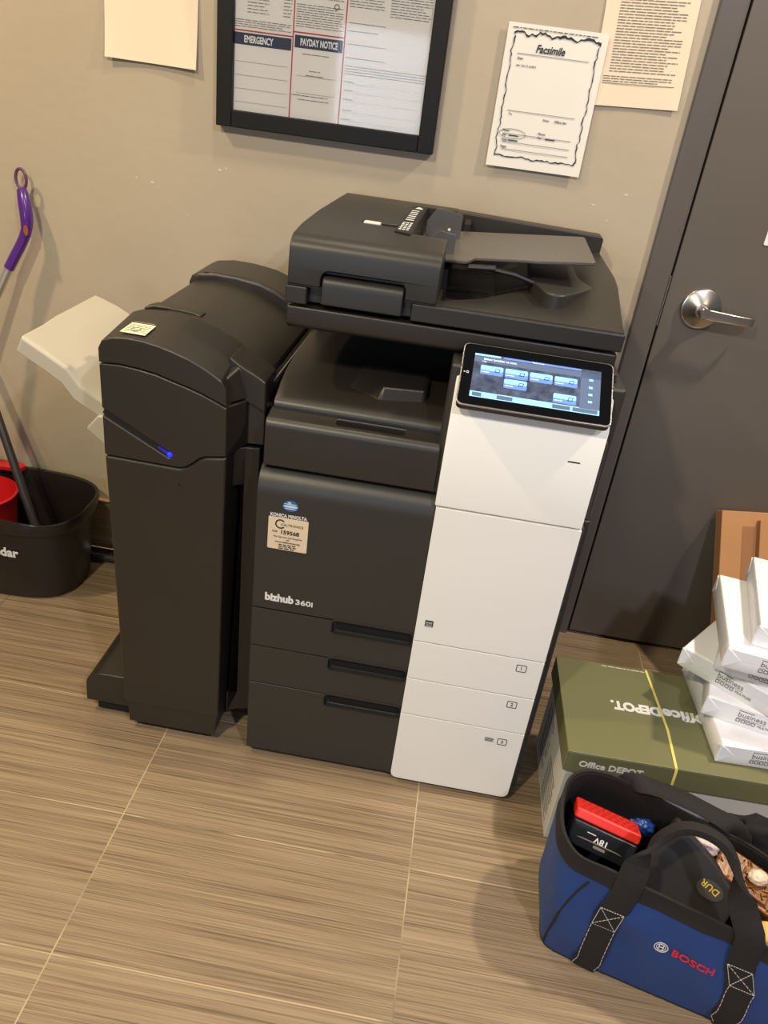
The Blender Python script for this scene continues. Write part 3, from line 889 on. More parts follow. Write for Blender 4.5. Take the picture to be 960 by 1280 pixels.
def screen_material():
    m = D.materials.new('lit_screen'); m.use_nodes = True; nt = m.node_tree
    b = nt.nodes['Principled BSDF']; b.inputs['Base Color'].default_value = (0.01,0.01,0.012,1); b.inputs['Roughness'].default_value = 0.12
    tc = nt.nodes.new('ShaderNodeTexCoord'); n = nt.nodes.new('ShaderNodeTexNoise'); n.inputs['Scale'].default_value = 60; n.inputs['Detail'].default_value = 4
    cr = nt.nodes.new('ShaderNodeValToRGB'); cr.color_ramp.elements[0].position = 0.35; cr.color_ramp.elements[0].color = rgb(66,74,92)
    cr.color_ramp.elements[1].position = 0.75; cr.color_ramp.elements[1].color = rgb(118,128,150)
    nt.links.new(tc.outputs['Object'], n.inputs[0]); nt.links.new(n.outputs[0], cr.inputs[0]); nt.links.new(cr.outputs[0], b.inputs['Emission Color'])
    b.inputs['Emission Strength'].default_value = 1.0
    return m
bm = nb(); slab(bm, rrect(sw0,sw1,sh0,sh1,0.0005,2), pa, px_, pu, 0, 0.0004)
scr = obj('display', bm, screen_material(), tp_)
def lit(name, col, s): return M(name, col, 0.2, emit=s)
E1, E2, E3, E4 = lit('screen_sky_blue', rgb(130,190,235), 0.8), lit('screen_blue', rgb(92,124,205), 0.75), lit('screen_slate', rgb(78,92,118), 0.8), lit('screen_white', rgb(215,228,245), 0.8)
layers = {0: nb(), 1: nb(), 2: nb(), 3: nb(), 4: nb()}
def sbar(k, x0, x1, y0, y1, lev=1, r=0.0):
    slab(layers[k], rrect(x0,x1,y0,y1,r or 0.0003,4), pa, px_, pu, 0.0004+0.0002*(lev-1), 0.0006+0.0002*(lev-1))
sbar(2, sw0, sw1, sh1-0.018, sh1-0.006)
sbar(0, sw0, 0.065, sh1-0.0045, sh1-0.0005); sbar(1, 0.07, 0.205, sh1-0.0045, sh1-0.001)
sbar(2, 0.205, sw1, sh0+0.010, sh1-0.006, 1)
for xx in (0.0325, 0.075, 0.1175, 0.160):
    yb = 0.0665
    sbar(1, xx, xx+0.0395, yb, yb+0.0195, 2, 0.003); sbar(0, xx+0.0006, xx+0.0389, yb+0.009, yb+0.0189, 3, 0.003)
for xx, yb in ((0.075, 0.0445), (0.160, 0.0305)):
    sbar(1, xx, xx+0.0395, yb, yb+0.0195, 2, 0.003); sbar(0, xx+0.0006, xx+0.0389, yb+0.009, yb+0.0189, 3, 0.003)
for xx, yb in ((0.0325,0.0665),(0.075,0.0665),(0.1175,0.0665),(0.160,0.0665),(0.075,0.0445),(0.160,0.0305)):
    o_ = pa + px_*(xx+0.0295) + pu*(yb+0.010) + pn*0.0011
    ring2(layers[4], [(-0.005,-0.003),(0.003,-0.003),(0.005,0.004),(-0.003,0.004)], [(-0.0035,-0.002),(0.0022,-0.002),(0.0035,0.003),(-0.0022,0.003)], o_, px_, pu, 0.0001)
    sbar(3, xx+0.002, xx+0.016, yb+0.0045, yb+0.0055, 3)
sbar(0, sw0, sw1, sh0, sh0+0.0115, 1)
for a, b_ in ((0.024,0.040),(0.066,0.093),(0.160,0.190),(0.194,0.236)): sbar(2, a, b_, sh0+0.0015, sh0+0.0095, 2)
for yb in (0.040, 0.055, 0.070, 0.086): sbar(0, 0.219, 0.226, yb, yb+0.0045, 2, 0.001)
obj('screen_tiles', layers[0], E1, tp_); obj('screen_buttons', layers[1], E2, tp_); obj('screen_bars', layers[2], E3, tp_); obj('screen_icons', layers[4], PIT, tp_)
text(layers[3], 'Select function to scan.', 0.0062, pa + px_*0.036 + pu*(sh1-0.0125) + pn*0.0008, px_, pu, bold=0.01, thick=0.0001)
fb = layers[3]
text(fb, 'Copy', 0.0035, pa + px_*0.034 + pu*(sh1-0.017) + pn*0.0008, px_, pu, thick=0.0001)
text(fb, 'Ready to copy', 0.0035, pa + px_*0.120 + pu*(sh1-0.004) + pn*0.0009, px_, pu, thick=0.0001)
obj('screen_text', fb, E4, tp_)
bm = nb(); bar(bm, 0.0045,0.0075,0.0655,0.067, pa+pn*0.0004, px_, pu); ring2(bm, rrect(0.0095,0.0135,0.064,0.0685,0.0008), rrect(0.0102,0.0128,0.0648,0.0677,0.0005), pa+pn*0.0004, px_, pu)
obj('panel_icon', bm, PRINTW, tp_)
bm = nb(); box(bm, 0.03, 0.25, 1.296, 1.36, 0.90, 0.975)
obj('screen_neck', bm, BLACK, cp)
bm = nb(); box(bm, 0.2765, 0.284, 1.335, 1.352, 0.965, 1.008); box(bm, 0.276, 0.287, 1.338, 1.350, 0.975, 0.983); box(bm, 0.276, 0.287, 1.338, 1.350, 0.990, 0.997)
obj('panel_hinge', bm, DARKB, tp_, bevel=0.001)

# ------------------------------------------------------------------ finisher unit at the copier's left
fn = thing('document_finisher', (-0.48, 1.6, 0), 'tall dark grey finisher tower with a blue light, docked left of the photocopier', 'document finisher')
FF = 1.283
def px_arc(zoff=0.0):
    return [(-0.622,0.926+zoff),(-0.618,0.944+zoff),(-0.600,0.956+zoff),(-0.575,0.9595+zoff),(-0.547,0.959+zoff),(-0.515,0.954+zoff),(-0.488,0.9465+zoff),(-0.460,0.936+zoff),(-0.437,0.926+zoff),(-0.415,0.913+zoff),(-0.399,0.902+zoff),(-0.394,0.893+zoff)]
low_seam = [(-0.628,0.7165),(-0.482,0.7145),(-0.468,0.7180),(-0.455,0.7280),(-0.442,0.7400),(-0.430,0.7460),(-0.418,0.7480),(-0.390,0.7530)]
top_seam = [(-0.628,0.901),(-0.590,0.9035),(-0.556,0.901),(-0.522,0.896),(-0.489,0.887),(-0.462,0.880),(-0.437,0.872),(-0.414,0.863),(-0.390,0.8525)]
# lower front cover
bm = nb(); prism(bm, [(-0.618,0.088),(-0.396,0.088)] + [(x_, z_-0.001) for x_, z_ in reversed(low_seam)], 'y', FF, 1.40)
obj('lower_front_cover', bm, DARK, fn, bevel=0.006, seg=4, ang=50)
bm = nb(); prism(bm, [(x_, z_+0.001) for x_, z_ in low_seam] + [(x_, z_-0.001) for x_, z_ in reversed(top_seam)], 'y', FF, 1.40)
ufc = obj('upper_front_cover', bm, DARK, fn, bevel=0.004, seg=3, ang=60)
sa, sb_ = Vector((-0.634,0.8095)), Vector((-0.500,0.7385))
dv = (sb_-sa).normalized(); nv = Vector((-dv.y, dv.x))*0.0055
pts = [sa+nv*1.2] + [sb_+nv*math.cos(a)+dv*0.0055*math.sin(a) for a in [k*math.pi/8 for k in range(9)]] + [sa-nv]
b2 = nb(); prism(b2, [tuple(p) for p in pts], 'y', FF-0.02, FF+0.007); cut(ufc, b2, root_loc(fn))
lp = [sa+nv*0.8+dv*0.008] + [sb_+nv*0.85*math.cos(a)+dv*0.0045*math.sin(a) for a in [k*math.pi/8 for k in range(9)]] + [sa-nv*0.8+dv*0.008]
bm = nb(); prism(bm, [tuple(p) for p in lp], 'y', FF+0.005, FF+0.0078)
obj('light_groove', bm, BLACK, ufc)
bm = nb(); lathe(bm, [(0,0),(0.0048,0),(0.0048,0.004),(0.003,0.006),(0,0.0065)], (sb_.x, FF+0.0065, sb_.y), (0,-1,0), 24)
obj('status_light', bm, LED, ufc, label='glowing blue status light')
bm = nb(); prism(bm, [tuple(p) for p in ([sb_-dv*0.026+nv*0.35, sb_-dv*0.003+nv*0.55, sb_-dv*0.003-nv*0.55, sb_-dv*0.026-nv*0.35])], 'y', FF+0.0035, FF+0.0052)
obj('light_glow', bm, M('dim_blue_glow', rgb(30,34,150), 0.25, emit=0.5), ufc)  # blue glow beside the status light, put in as a dim emitting wedge
bm = nb(); lathe(bm, [(0,0),(0.003,0),(0.003,0.002),(0,0.003)], (-0.482, FF+0.0005, 0.679), (0,-1,0), 16)
obj('round_plug', bm, BLACK, fn)
# top caps
front_arc = [(-0.628,0.905),(-0.628,0.928),(-0.620,0.944),(-0.600,0.9515),(-0.575,0.9545),(-0.547,0.954),(-0.515,0.949),(-0.488,0.942),(-0.460,0.933),(-0.437,0.923),(-0.415,0.911),(-0.401,0.902),(-0.393,0.890)]
rear_arc = [(-0.632,0.905),(-0.632,0.942),(-0.624,0.958),(-0.604,0.966),(-0.575,0.969),(-0.547,0.969),(-0.515,0.966),(-0.488,0.961),(-0.460,0.954),(-0.440,0.946),(-0.420,0.937),(-0.404,0.928),(-0.400,0.900)]
seam_edge = [(p[0] if p[0] > -0.62 else -0.628, p[1]+0.001) for p in reversed(top_seam)]
bm = nb()
loft(bm, [[(p[0], yv, p[1]) for p in prof] for yv, prof in ((FF, front_arc + seam_edge), (1.43, rear_arc + seam_edge))])
tc_ = obj('top_front_cap', bm, DARK, fn, bevel=0.010, seg=5, ang=40)
bm = nb(); prism(bm, [(-0.405,0.860),(-0.405,0.9275),(-0.385,0.914),(-0.350,0.897),(-0.336,0.888),(-0.334,0.828)], 'y', 1.345, 1.430)
obj('shoulder_rear', bm, DARK, fn, bevel=0.003, seg=3, ang=40)
bm = nb()
for a, b_ in ((-0.566,1.424),): box(bm, a, a+0.012, b_, b_+0.008, 0.960, 0.9665)
box(bm, -0.590, -0.578, 1.749, 1.756, 0.966, 0.9735)
obj('hinge_notch', bm, PIT, fn)
# chamfered right shoulder
bm = nb()
for (z0_, z1_, nm) in ((0.0,0,0),): pass
pl = [(-0.392,1.287),(-0.389,1.300),(-0.368,1.352),(-0.337,1.356),(-0.337,1.42),(-0.40,1.42)]
loft(bm, [[(p[0],p[1],0.749 if p[0] < -0.38 else 0.756) for p in pl], [(p[0],p[1],0.850 if p[0] < -0.38 else (0.846 if p[0] < -0.35 else 0.828)) for p in pl]])
obj('shoulder_panel', bm, DARK, fn, bevel=0.003, ang=30)
bm = nb()
loft(bm, [[(-0.397,1.290,0.853),(-0.366,1.350,0.850),(-0.338,1.352,0.831),(-0.337,1.40,0.831),(-0.42,1.40,0.853)],[(-0.401,1.300,0.898),(-0.386,1.345,0.911),(-0.350,1.348,0.893),(-0.337,1.40,0.888),(-0.42,1.40,0.920)]])
obj('shoulder_cap', bm, DARK, fn, bevel=0.005, ang=30)
# recessed main carcass
bm = nb(); box(bm, -0.610, -0.345, 1.395, 1.90, 0.030, 0.840)
obj('carcass', bm, DARKB, fn, bevel=0.004)
bm = nb(); prism(bm, [(-0.394,1.335),(-0.372,1.350),(-0.343,1.356),(-0.343,1.41),(-0.394,1.41)], 'z', 0.060, 0.748)
sc_ = obj('side_column', bm, DARK, fn, bevel=0.003)
b2 = nb(); box(b2, -0.41, -0.373, 1.30, 1.393, 0.12, 0.665); cut(sc_, b2, root_loc(fn))
bm = nb(); box(bm, -0.3945, -0.3735, 1.3925, 1.3945, 0.121, 0.664)
obj('side_opening_shade', bm, PIT, sc_)  # black sheet at the recess back, shade of a deep opening as colour
# middle curved cover
bm = nb()
midarc = [(-0.616,0.90),(-0.616,0.945),(-0.606,0.955),(-0.560,0.960),(-0.51,0.957),(-0.46,0.947),(-0.42,0.931),(-0.39,0.915),(-0.36,0.897),(-0.346,0.886),(-0.346,0.84)]
prism(bm, midarc, 'y', 1.428, 1.752)
obj('middle_cover', bm, DARK, fn, bevel=0.002, ang=40)
bm = nb()
ridge = [(-0.622,0.94),(-0.618,0.957),(-0.600,0.9635),(-0.57,0.9645),(-0.52,0.962),(-0.50,0.9575),(-0.52,0.94)]
prism(bm, ridge, 'y', 1.47, 1.50)
obj('cover_lip', bm, DARK, fn, bevel=0.003, ang=40)
backcap = [(-0.626,0.86),(-0.626,0.948),(-0.620,0.962),(-0.604,0.970),(-0.565,0.976),(-0.515,0.975),(-0.46,0.968),(-0.42,0.955),(-0.39,0.940),(-0.36,0.922),(-0.345,0.91),(-0.345,0.86)]
bm = nb(); prism(bm, backcap, 'y', 1.745, 1.905)
obj('top_back_cap', bm, DARK, fn, bevel=0.008, seg=4, ang=50)
# rail strip towards the copier
bm = nb(); prism(bm, [(-0.3445,0.875),(-0.3305,0.868),(-0.3305,0.80),(-0.3445,0.80)], 'y', 1.42, 1.80)
rs = obj('rail_strip', bm, BLACK, fn, bevel=0.002)
bm = nb(); box(bm, -0.3345, -0.3325, 1.40, 1.80, 0.872, 0.8755)
obj('rail_edge', bm, SILVER, rs)
bm = nb()
for k in range(4): box(bm, -0.3365, -0.3335, 1.362+k*0.012, 1.367+k*0.012, 0.835-k*0.004, 0.842-k*0.004)
obj('rail_contacts', bm, SILVER, rs)
# toe, base, side foot
bm = nb(); prism(bm, rounded([(-0.612,0.022),(-0.408,0.022),(-0.401,0.0885),(-0.614,0.0885)], 0.003), 'y', FF+0.008, 1.40)
obj('toe_panel', bm, DARK, fn, bevel=0.003)
bm = nb(); box(bm, -0.590, -0.425, FF+0.02, 1.86, 0.003, 0.03)
obj('base', bm, PIT, fn, bevel=0.003)
bm = nb(); box(bm, -0.40, -0.343, 1.375, 1.5, 0.045, 0.12)
obj('lower_duct', bm, DARKB, fn, bevel=0.003)
bm = nb()
prof = rounded([(-0.729,0.036),(-0.600,0.036),(-0.600,0.125),(-0.700,0.122),(-0.727,0.100)], [0.004,0,0,0.014,0.012], 5)
prism(bm, prof, 'y', 1.318, 1.62)
sf = obj('side_foot', bm, DARK, fn, bevel=0.007, seg=4, ang=40)
bm = nb(); box(bm, -0.708, -0.60, 1.33, 1.60, 0.004, 0.038)
obj('foot_pad', bm, PIT, sf, bevel=0.003)
# label on the top cap
bm = nb()
slab(bm, [(-0.592,1.325),(-0.552,1.329),(-0.546,1.372),(-0.588,1.368)], (0,0,0.9672), (1,0,0), (0,1,0), -0.0006, 0.0002)
bm.free()
bm = nb()
tl = Vector((-0.596,1.312,0.9598)); xd = Vector((0.047,0.001,0.0)); 
LO, LU = Vector((-0.594,1.302,0.9585)), Vector((0,1,0.10))
slab(bm, [(0,0),(0.047,-0.002),(0.049,0.046),(0.004,0.046)], LO, (1,0,0), LU, 0, 0.0006)
lb = obj('warning_label', bm, LABELG, fn, label='small cream label with tiny print')
bm = nb(); fine_print(bm, 0.005, 0.045, 0.038, 0.004, LO+Vector((0,0,0.0009)), (1,0,0), LU, step=0.006, h=0.0014, seed=61)
ring2(bm, circle(0.023,0.018,0.009,16), circle(0.023,0.018,0.0078,16), LO+Vector((0,0,0.0009)), (1,0,0), LU)
obj('label_print', bm, PRINTG, lb)
bm = nb(); slab(bm, rrect(0.006,0.044,0.050,0.053,0.001), LO, (1,0,0), LU, 0, 0.0005)
obj('embossed_line', bm, PRINTG, fn)
# light grey output tray, rising to the left
tr_prof = [(-0.852,0.878),(-0.806,0.852),(-0.762,0.825),(-0.739,0.793),(-0.690,0.766),(-0.640,0.738),(-0.600,0.716)]
tr_back = [(-0.852,0.880),(-0.828,0.872),(-0.800,0.862),(-0.775,0.850),(-0.73,0.812),(-0.66,0.765),(-0.600,0.73)]
bm = nb()
ys = [1.418,1.424,1.46,1.50,1.56,1.60,1.66,1.72,1.746,1.752]
grid = []
for yv in ys:
    t_ = (yv-1.418)/(1.752-1.418)
    row = []
    for i in range(7):
        a, b_ = tr_prof[i], tr_back[i]
        xx = a[0]*(1-t_)+b_[0]*t_; zz = a[1]*(1-t_)+b_[1]*t_
        if 1.56 <= yv: zz += 0.004
        if i in (3,4) and 1.44 < yv < 1.52: zz += 0.016
        if i in (1,2) and 1.5 <= yv <= 1.56: zz -= 0.003
        if yv in (1.418,1.752): zz -= 0.005
        row.append((xx, yv, zz))
    grid.append(row)
V = [[bm.verts.new(p) for p in r] for r in grid]
W_ = [[bm.verts.new((p[0]-0.014, p[1], p[2]-0.030)) for p in r] for r in grid]
for j in range(len(ys)-1):
    for i in range(6):
        bm.faces.new((V[j][i], V[j][i+1], V[j+1][i+1], V[j+1][i])); bm.faces.new((W_[j][i], W_[j+1][i], W_[j+1][i+1], W_[j][i+1]))
    bm.faces.new((V[j][0], V[j+1][0], W_[j+1][0], W_[j][0])); bm.faces.new((V[j][6], W_[j][6], W_[j+1][6], V[j+1][6]))
for i in range(6):
    bm.faces.new((V[0][i], W_[0][i], W_[0][i+1], V[0][i+1])); bm.faces.new((V[-1][i], V[-1][i+1], W_[-1][i+1], W_[-1][i]))
lt = obj('output_tray', bm, TRAYL, fn, bevel=0.004, ang=28, label='pale grey angled paper tray')
bm = nb()
prism(bm, rounded([(-0.728,0.702),(-0.60,0.60),(-0.60,0.74),(-0.700,0.735)], [0.008,0,0,0.004]), 'y', 1.41, 1.55)
obj('tray_bracket', bm, TRAYL, lt, bevel=0.004)

# ------------------------------------------------------------------ mop with purple handle leaning on the wall
mp = thing('mop_pole', (-1.24, 1.93, 0.0), 'silver mop pole with purple grip leaning against the wall at the far left', 'mop')
bm = nb()
grip = catmull([(-1.122,1.944,1.060),(-1.116,1.938,1.035),(-1.110,1.932,1.000),(-1.113,1.930,0.965),(-1.128,1.928,0.932),(-1.146,1.924,0.900),(-1.165,1.920,0.866)], 4, False)
n = len(grip)
rad = [0.0115 + 0.0045*math.sin(math.pi*min(1, k/(n*0.55))) + (0.0015 if k > n*0.5 else 0) for k in range(n)]
tube(bm, grip, rad, 16)
gp = obj('grip', bm, PURPLE, mp, label='glossy purple plastic grip')
bm = nb(); ringp = [(-1.1235+0.0135*math.cos(a), 1.948, 1.083+0.023*math.sin(a)) for a in [k*2*math.pi/24 for k in range(24)]]
tube(bm, ringp, 0.0038, 10, closed=True)
obj('hanging_ring', bm, M('purple_brown', rgb(96,58,92), 0.35), gp)
bm = nb(); slab(bm, circle(-1.106,0.968,0.006,20,0.013), (0,1.9155,0), t0=-0.001, t1=0.001)
obj('grip_badge', bm, M('orange_badge', rgb(150,80,60), 0.4), gp)
bm = nb(); tube(bm, [(-1.163,1.920,0.870),(-1.43,1.80,0.30),(-1.53,1.755,0.03)], 0.0105, 16)
obj('pole', bm, ALU, mp)

# ------------------------------------------------------------------ bucket
bk = thing('mop_bucket', (-1.178, 1.80, 0), 'black mop bucket with red wringer on the floor below the purple mop grip', 'bucket')
def superloop(cx, cy, a, b, p, n=48, z=0, zf=None):
    out = []
    for k in range(n):
        t_ = 2*math.pi*k/n
        c_, s_ = math.cos(t_), math.sin(t_)
        out.append(Vector((cx + a*math.copysign(abs(c_)**(2/p), c_), cy + b*math.copysign(abs(s_)**(2/p), s_), z)))
    if zf:
        for v in out: v.z = zf(v)
    return out
rimz = lambda v: 0.272 + 0.012*max(0, (v.x+1.13)/0.2)*0 - 0.010*math.exp(-((v.x+1.0)/0.06)**2)*(1 if v.y < 1.8 else 0) + 0.010*(1 if v.y > 1.86 else 0)*0
bm = nb()
n_ = 56
prof_o = [(0.0,0.195,0.118),(0.01,0.205,0.125),(0.12,0.215,0.130),(0.225,0.226,0.137),(0.2255,0.236,0.148),(0.262,0.246,0.154),(0.272,0.243,0.152)]
prof_i = [(0.270,0.236,0.145),(0.220,0.222,0.134),(0.03,0.200,0.120)]
loops = []
for z_, a_, b_ in prof_o[:-1]: loops.append(superloop(-1.178, 1.804, a_, b_, 3.0, n_, z_))
loops.append(superloop(-1.178, 1.804, 0.243, 0.152, 3.0, n_, 0, rimz))
loops.append(superloop(-1.178, 1.804, 0.236, 0.145, 3.0, n_, 0, lambda v: rimz(v)-0.003))
for z_, a_, b_ in prof_i[1:]: loops.append(superloop(-1.178, 1.804, a_, b_, 3.0, n_, z_))
loft(bm, loops)
obj('tub', bm, BUCKET, bk, ang=45)
bm = nb()
lathe(bm, [(0.075,0.0),(0.088,0.01),(0.090,0.06),(0.100,0.16),(0.104,0.165),(0.098,0.168),(0.084,0.06),(0.070,0.01)], (-1.262,1.80,0.090), (0,0,1), 40)
wr = obj('wringer_basket', bm, BREAD, bk, ang=40)
bm = nb(); prism(bm, rounded([(-1.36,1.915),(-1.205,1.915),(-1.195,1.940),(-1.215,1.955),(-1.36,1.955)], 0.008), 'z', 0.268, 0.284)
obj('wringer_rim', bm, BREAD, bk, bevel=0.004)
bm = nb(); lathe(bm, [(0,0),(0.034,0),(0.034,0.01),(0,0.01)], (-1.205,1.705,0.225), (0.35,-1,0.3), 24)
obj('wringer_hole', bm, PIT, wr)
bm = nb(); text(bm, 'O-Cedar', 0.030, (-1.1275,1.6705,0.150), (1,0.0,0), (0,-0.04,1), bold=0.02, width=0.128, thick=0.002)
bm.free()
bm = nb(); text(bm, 'O-Cedar', 0.038, (-1.222,1.6695,0.148), (1,0.0,0), (0,-0.04,1), bold=0.03, width=0.140, thick=0.0012)
obj('bucket_lettering', bm, PRINTW, bk)
bm = nb(); tube(bm, [(-1.03,1.745,0.035),(-1.085,1.765,0.215),(-1.216,1.85,0.52),(-1.262,1.88,0.62)], 0.0115, 14)
sp_ = tag(obj('spin_mop_pole', bm, GREYP, base=(-1.03,1.745,0.035)), 'dark grey metal pole standing in the black bucket', 'mop')

# two poles on the floor by the wall
bm = nb(); tube(bm, [(-1.30,1.915,0.022),(-0.66,1.915,0.022)], 0.0110, 14)
tag(obj('floor_pole', bm, GREYP, base=(-0.98,1.915,0.011)), 'dull grey pole lying on the floor beside the wall, in front', 'pole')
bm = nb(); tube(bm, [(-1.30,1.942,0.024),(-0.66,1.942,0.024)], 0.0125, 14)
bm.free()
bm = nb(); tube(bm, [(-1.30,1.9435,0.0265),(-0.66,1.9435,0.0265)], 0.0155, 16)
tag(obj('floor_pole', bm, CHROME, base=(-0.98,1.9435,0.011)), 'shiny black chrome pole lying on the floor against the baseboard', 'pole')

# ------------------------------------------------------------------ green carton and lid
gc = thing('paper_carton', (0.365, 1.195, 0), 'white copy paper carton with green lid on the floor right of the photocopier', 'box', rotz=math.radians(1.0))
BL, BW_, BH = 0.455, 0.290, 0.272
bm = nb(); box(bm, 0.003, BL-0.003, 0.003, BW_-0.003, 0.0, 0.255)
cb_ = obj('carton_body', bm, CARTW, gc, world=False, bevel=0.002, seg=2)
bm = nb()
box(bm, -0.006, BL+0.006, -0.006, BW_+0.006, BH-0.003, BH)
for a in ((-0.006,-0.003,-0.006,BW_+0.006),(BL+0.003,BL+0.006,-0.006,BW_+0.006),(-0.003,BL+0.003,-0.006,-0.003),(-0.003,BL+0.003,BW_+0.003,BW_+0.006)):
    box(bm, *a, BH-0.055, BH-0.003)
ld = obj('carton_lid', bm, GREEN, gc, world=False, bevel=0.002, seg=2, label='olive green lid')
bm = nb()
text(bm, 'Office', 0.040, (0.272,0.143,BH+0.0006), (-1,0,0), (0,-1,0), bold=0.04, width=0.090)
bm.free()
bm = nb()
text(bm, 'Office', 0.040, (0.322,0.168,BH+0.0004), (-1,0,0), (0,-1,0), bold=0.045, width=0.106)
text(bm, 'DEPOT.', 0.036, (0.212,0.168,BH+0.0004), (-1,0,0), (0,-1,0), bold=0.05, width=0.108)
obj('top_lettering', bm, PRINTW, ld, world=False)
bm = nb()
text(bm, 'Office DEPOT', 0.021, (0.022,-0.0063,BH-0.036), (1,0,0), (0,0,1), bold=0.03, width=0.130)
obj('front_lettering', bm, PRINTW, ld, world=False)
bm = nb()
fine_print(bm, 0.10, 0.20, 0.287, 0.284, (0,0,BH+0.0004), (1,0,0), (0,1,0), step=0.004, h=0.0016, seed=3)
obj('lid_lettering', bm, PRINTW, ld, world=False)
bm = nb()
fine_print(bm, 0.03, 0.12, 0.17, 0.03, (-0.0004,0.28,0), (0,-1,0), (0,0,1), step=0.013, h=0.005, seed=41)
text(bm, 'Copy Paper', 0.03, (0.0026,0.22,0.13), (0,-1,0), (0,0,1))
bm.free()
bm = nb()
fine_print(bm, 0.03, 0.12, 0.17, 0.03, (0.0026,0.28,0), (0,-1,0), (0,0,1), step=0.013, h=0.005, seed=41)
fine_print(bm, 0.15, 0.25, 0.12, 0.02, (0.0026,0.28,0), (0,-1,0), (0,0,1), step=0.011, h=0.004, seed=42)
text(bm, 'Copy', 0.05, (0.05,0.0026,0.12), (1,0,0), (0,0,1), bold=0.02)
obj('carton_print', bm, PRINTG, cb_, world=False)
bm = nb()
sx = 0.212
loopo = [(sx,-0.0075,BH+0.001),(sx,-0.0075,BH-0.056),(sx+0.0,-0.0015,BH-0.06),(sx,0.001,0.0005)]
def ribbon(bm, pts, wdir, wd, th):
    pts = [Vector(p) for p in pts]; wv = Vector(wdir).normalized()*wd/2
    rows = []
    for i, p in enumerate(pts):
        t_ = (pts[min(i+1,len(pts)-1)] - pts[max(i-1,0)]).normalized()
        n_v = t_.cross(wv).normalized()*th/2
        rows.append([p+wv+n_v, p-wv+n_v, p-wv-n_v, p+wv-n_v])
    return loft(bm, rows)
ribbon(bm, [(sx+0.006,0.001,0.01),(sx+0.004,-0.001,BH-0.062),(sx+0.003,-0.0080,BH-0.054),(sx,-0.0080,BH-0.004),(sx-0.001,-0.006,BH+0.0012),(sx+0.004,0.10,BH+0.0012),(sx-0.002,0.20,BH+0.0012),(sx-0.008,BW_+0.004,BH+0.0012),(sx-0.008,BW_+0.0075,BH-0.003),(sx-0.008,BW_+0.0075,BH-0.055)], (1,0,0), 0.0055, 0.0010)
obj('packing_strap', bm, STRAP, gc, world=False, label='yellow plastic packing strap')

# ------------------------------------------------------------------ reams of paper
def ream(z, corner, deg, label, lw=0.279, ww=0.216, h=0.051, front='short'):
    """corner = room position of its near left lower corner; local x runs along the near edge"""
    t = thing('paper_ream', (corner[0], corner[1], z), label, 'paper ream', 'wrapped reams stacked on the green carton', rotz=math.radians(deg))
    X1, Y1 = (ww, lw) if front == 'short' else (lw, ww)
    bm = nb()
    nx, ny = 6, 8
    rnd = random.Random(int(corner[0]*1e4))
    pts_ = rrect(0, X1, 0, Y1, 0.003, 3)
    loops = []
    for zz, ins in ((0,0.002),(0.003,0.0),(h*0.5,-0.001),(h-0.003,0.0),(h,0.002)):
        cx, cy = X1/2, Y1/2
        loops.append([(p[0] + (ins if p[0] < cx else -ins), p[1] + (ins if p[1] < cy else -ins), zz) for p in pts_])
    loft(bm, loops)
    body_ = obj('wrapped_block', bm, WRAP, t, world=False, ang=40, bevel=0.001, seg=2)
    # folded wrapper flaps on the near end
    bm = nb()
    for sx_, xx in ((1, 0.0), (-1, X1)):
        v = [(xx, 0.003), (xx, h-0.003), (xx+sx_*0.030, h*0.5)]
        slab(bm, v if sx_ > 0 else v[::-1], (0,-0.0010,0), (1,0,0), (0,0,1), -0.0010, 0.0008)
    slab(bm, [(0.032,h*0.5+0.001),(X1-0.032,h*0.5+0.001),(X1-0.006,h-0.003),(0.006,h-0.003)], (0,-0.0009,0), (1,0,0), (0,0,1), -0.0008, 0.0006)
    obj('end_fold', bm, WRAPF, t, world=False, bevel=0.0006, seg=2)
    bm = nb()
    for sy_, yy_ in ((1, 0.0), (-1, Y1)):
        v = [(-yy_, 0.003), (-yy_, h-0.003), (-yy_-sy_*0.026, h*0.5)]
        slab(bm, v[::-1] if sy_ > 0 else v, (-0.0010,0,0), (0,-1,0), (0,0,1), -0.0010, 0.0008)
    obj('side_fold', bm, WRAPF, t, world=False, bevel=0.0006, seg=2)
    bm = nb()
    ox = X1*0.30
    bar(bm, ox, ox+0.030, 0.0405, 0.0420, (0,-0.0018,0))
    text(bm, 'business', 0.0165, (ox,-0.0018,0.0265), width=0.054)
    bar(bm, ox, ox+0.056, 0.0225, 0.0230, (0,-0.0018,0))
    for k in range(4): ring2(bm, rrect(ox+k*0.010, ox+k*0.010+0.008, 0.0125, 0.0205, 0.001), rrect(ox+k*0.010+0.0012, ox+k*0.010+0.0068, 0.0137, 0.0193, 0.0006), (0,-0.0018,0))
    text(bm, 'MULTIUSE', 0.0075, (ox+0.042,-0.0018,0.0135))
    obj('wrapper_print', bm, PRINTG, t, world=False)
    return t
z0 = BH + 0.0005
RH = 0.0515
ream(z0, (0.662,1.232), 2.0, 'white wrapped paper ream lying directly on the green lid, lowest of its stack')
ream(z0+RH, (0.636,1.312), -15.0, 'white wrapped paper ream, second from the bottom of the stack on the green lid')
ream(z0+2*RH, (0.588,1.398), -38.0, 'white wrapped paper ream turned sideways with its corner jutting left from the stack', front='long')
ream(z0+3*RH, (0.634,1.335), -20.0, 'bluish shaded paper ream just under the two topmost reams')
ream(z0+4*RH, (0.618,1.275), -10.0, 'white wrapped paper ream, second from the top of the stack')
ream(z0+5*RH, (0.665,1.292), -13.0, 'white wrapped paper ream on the very top of the stack')

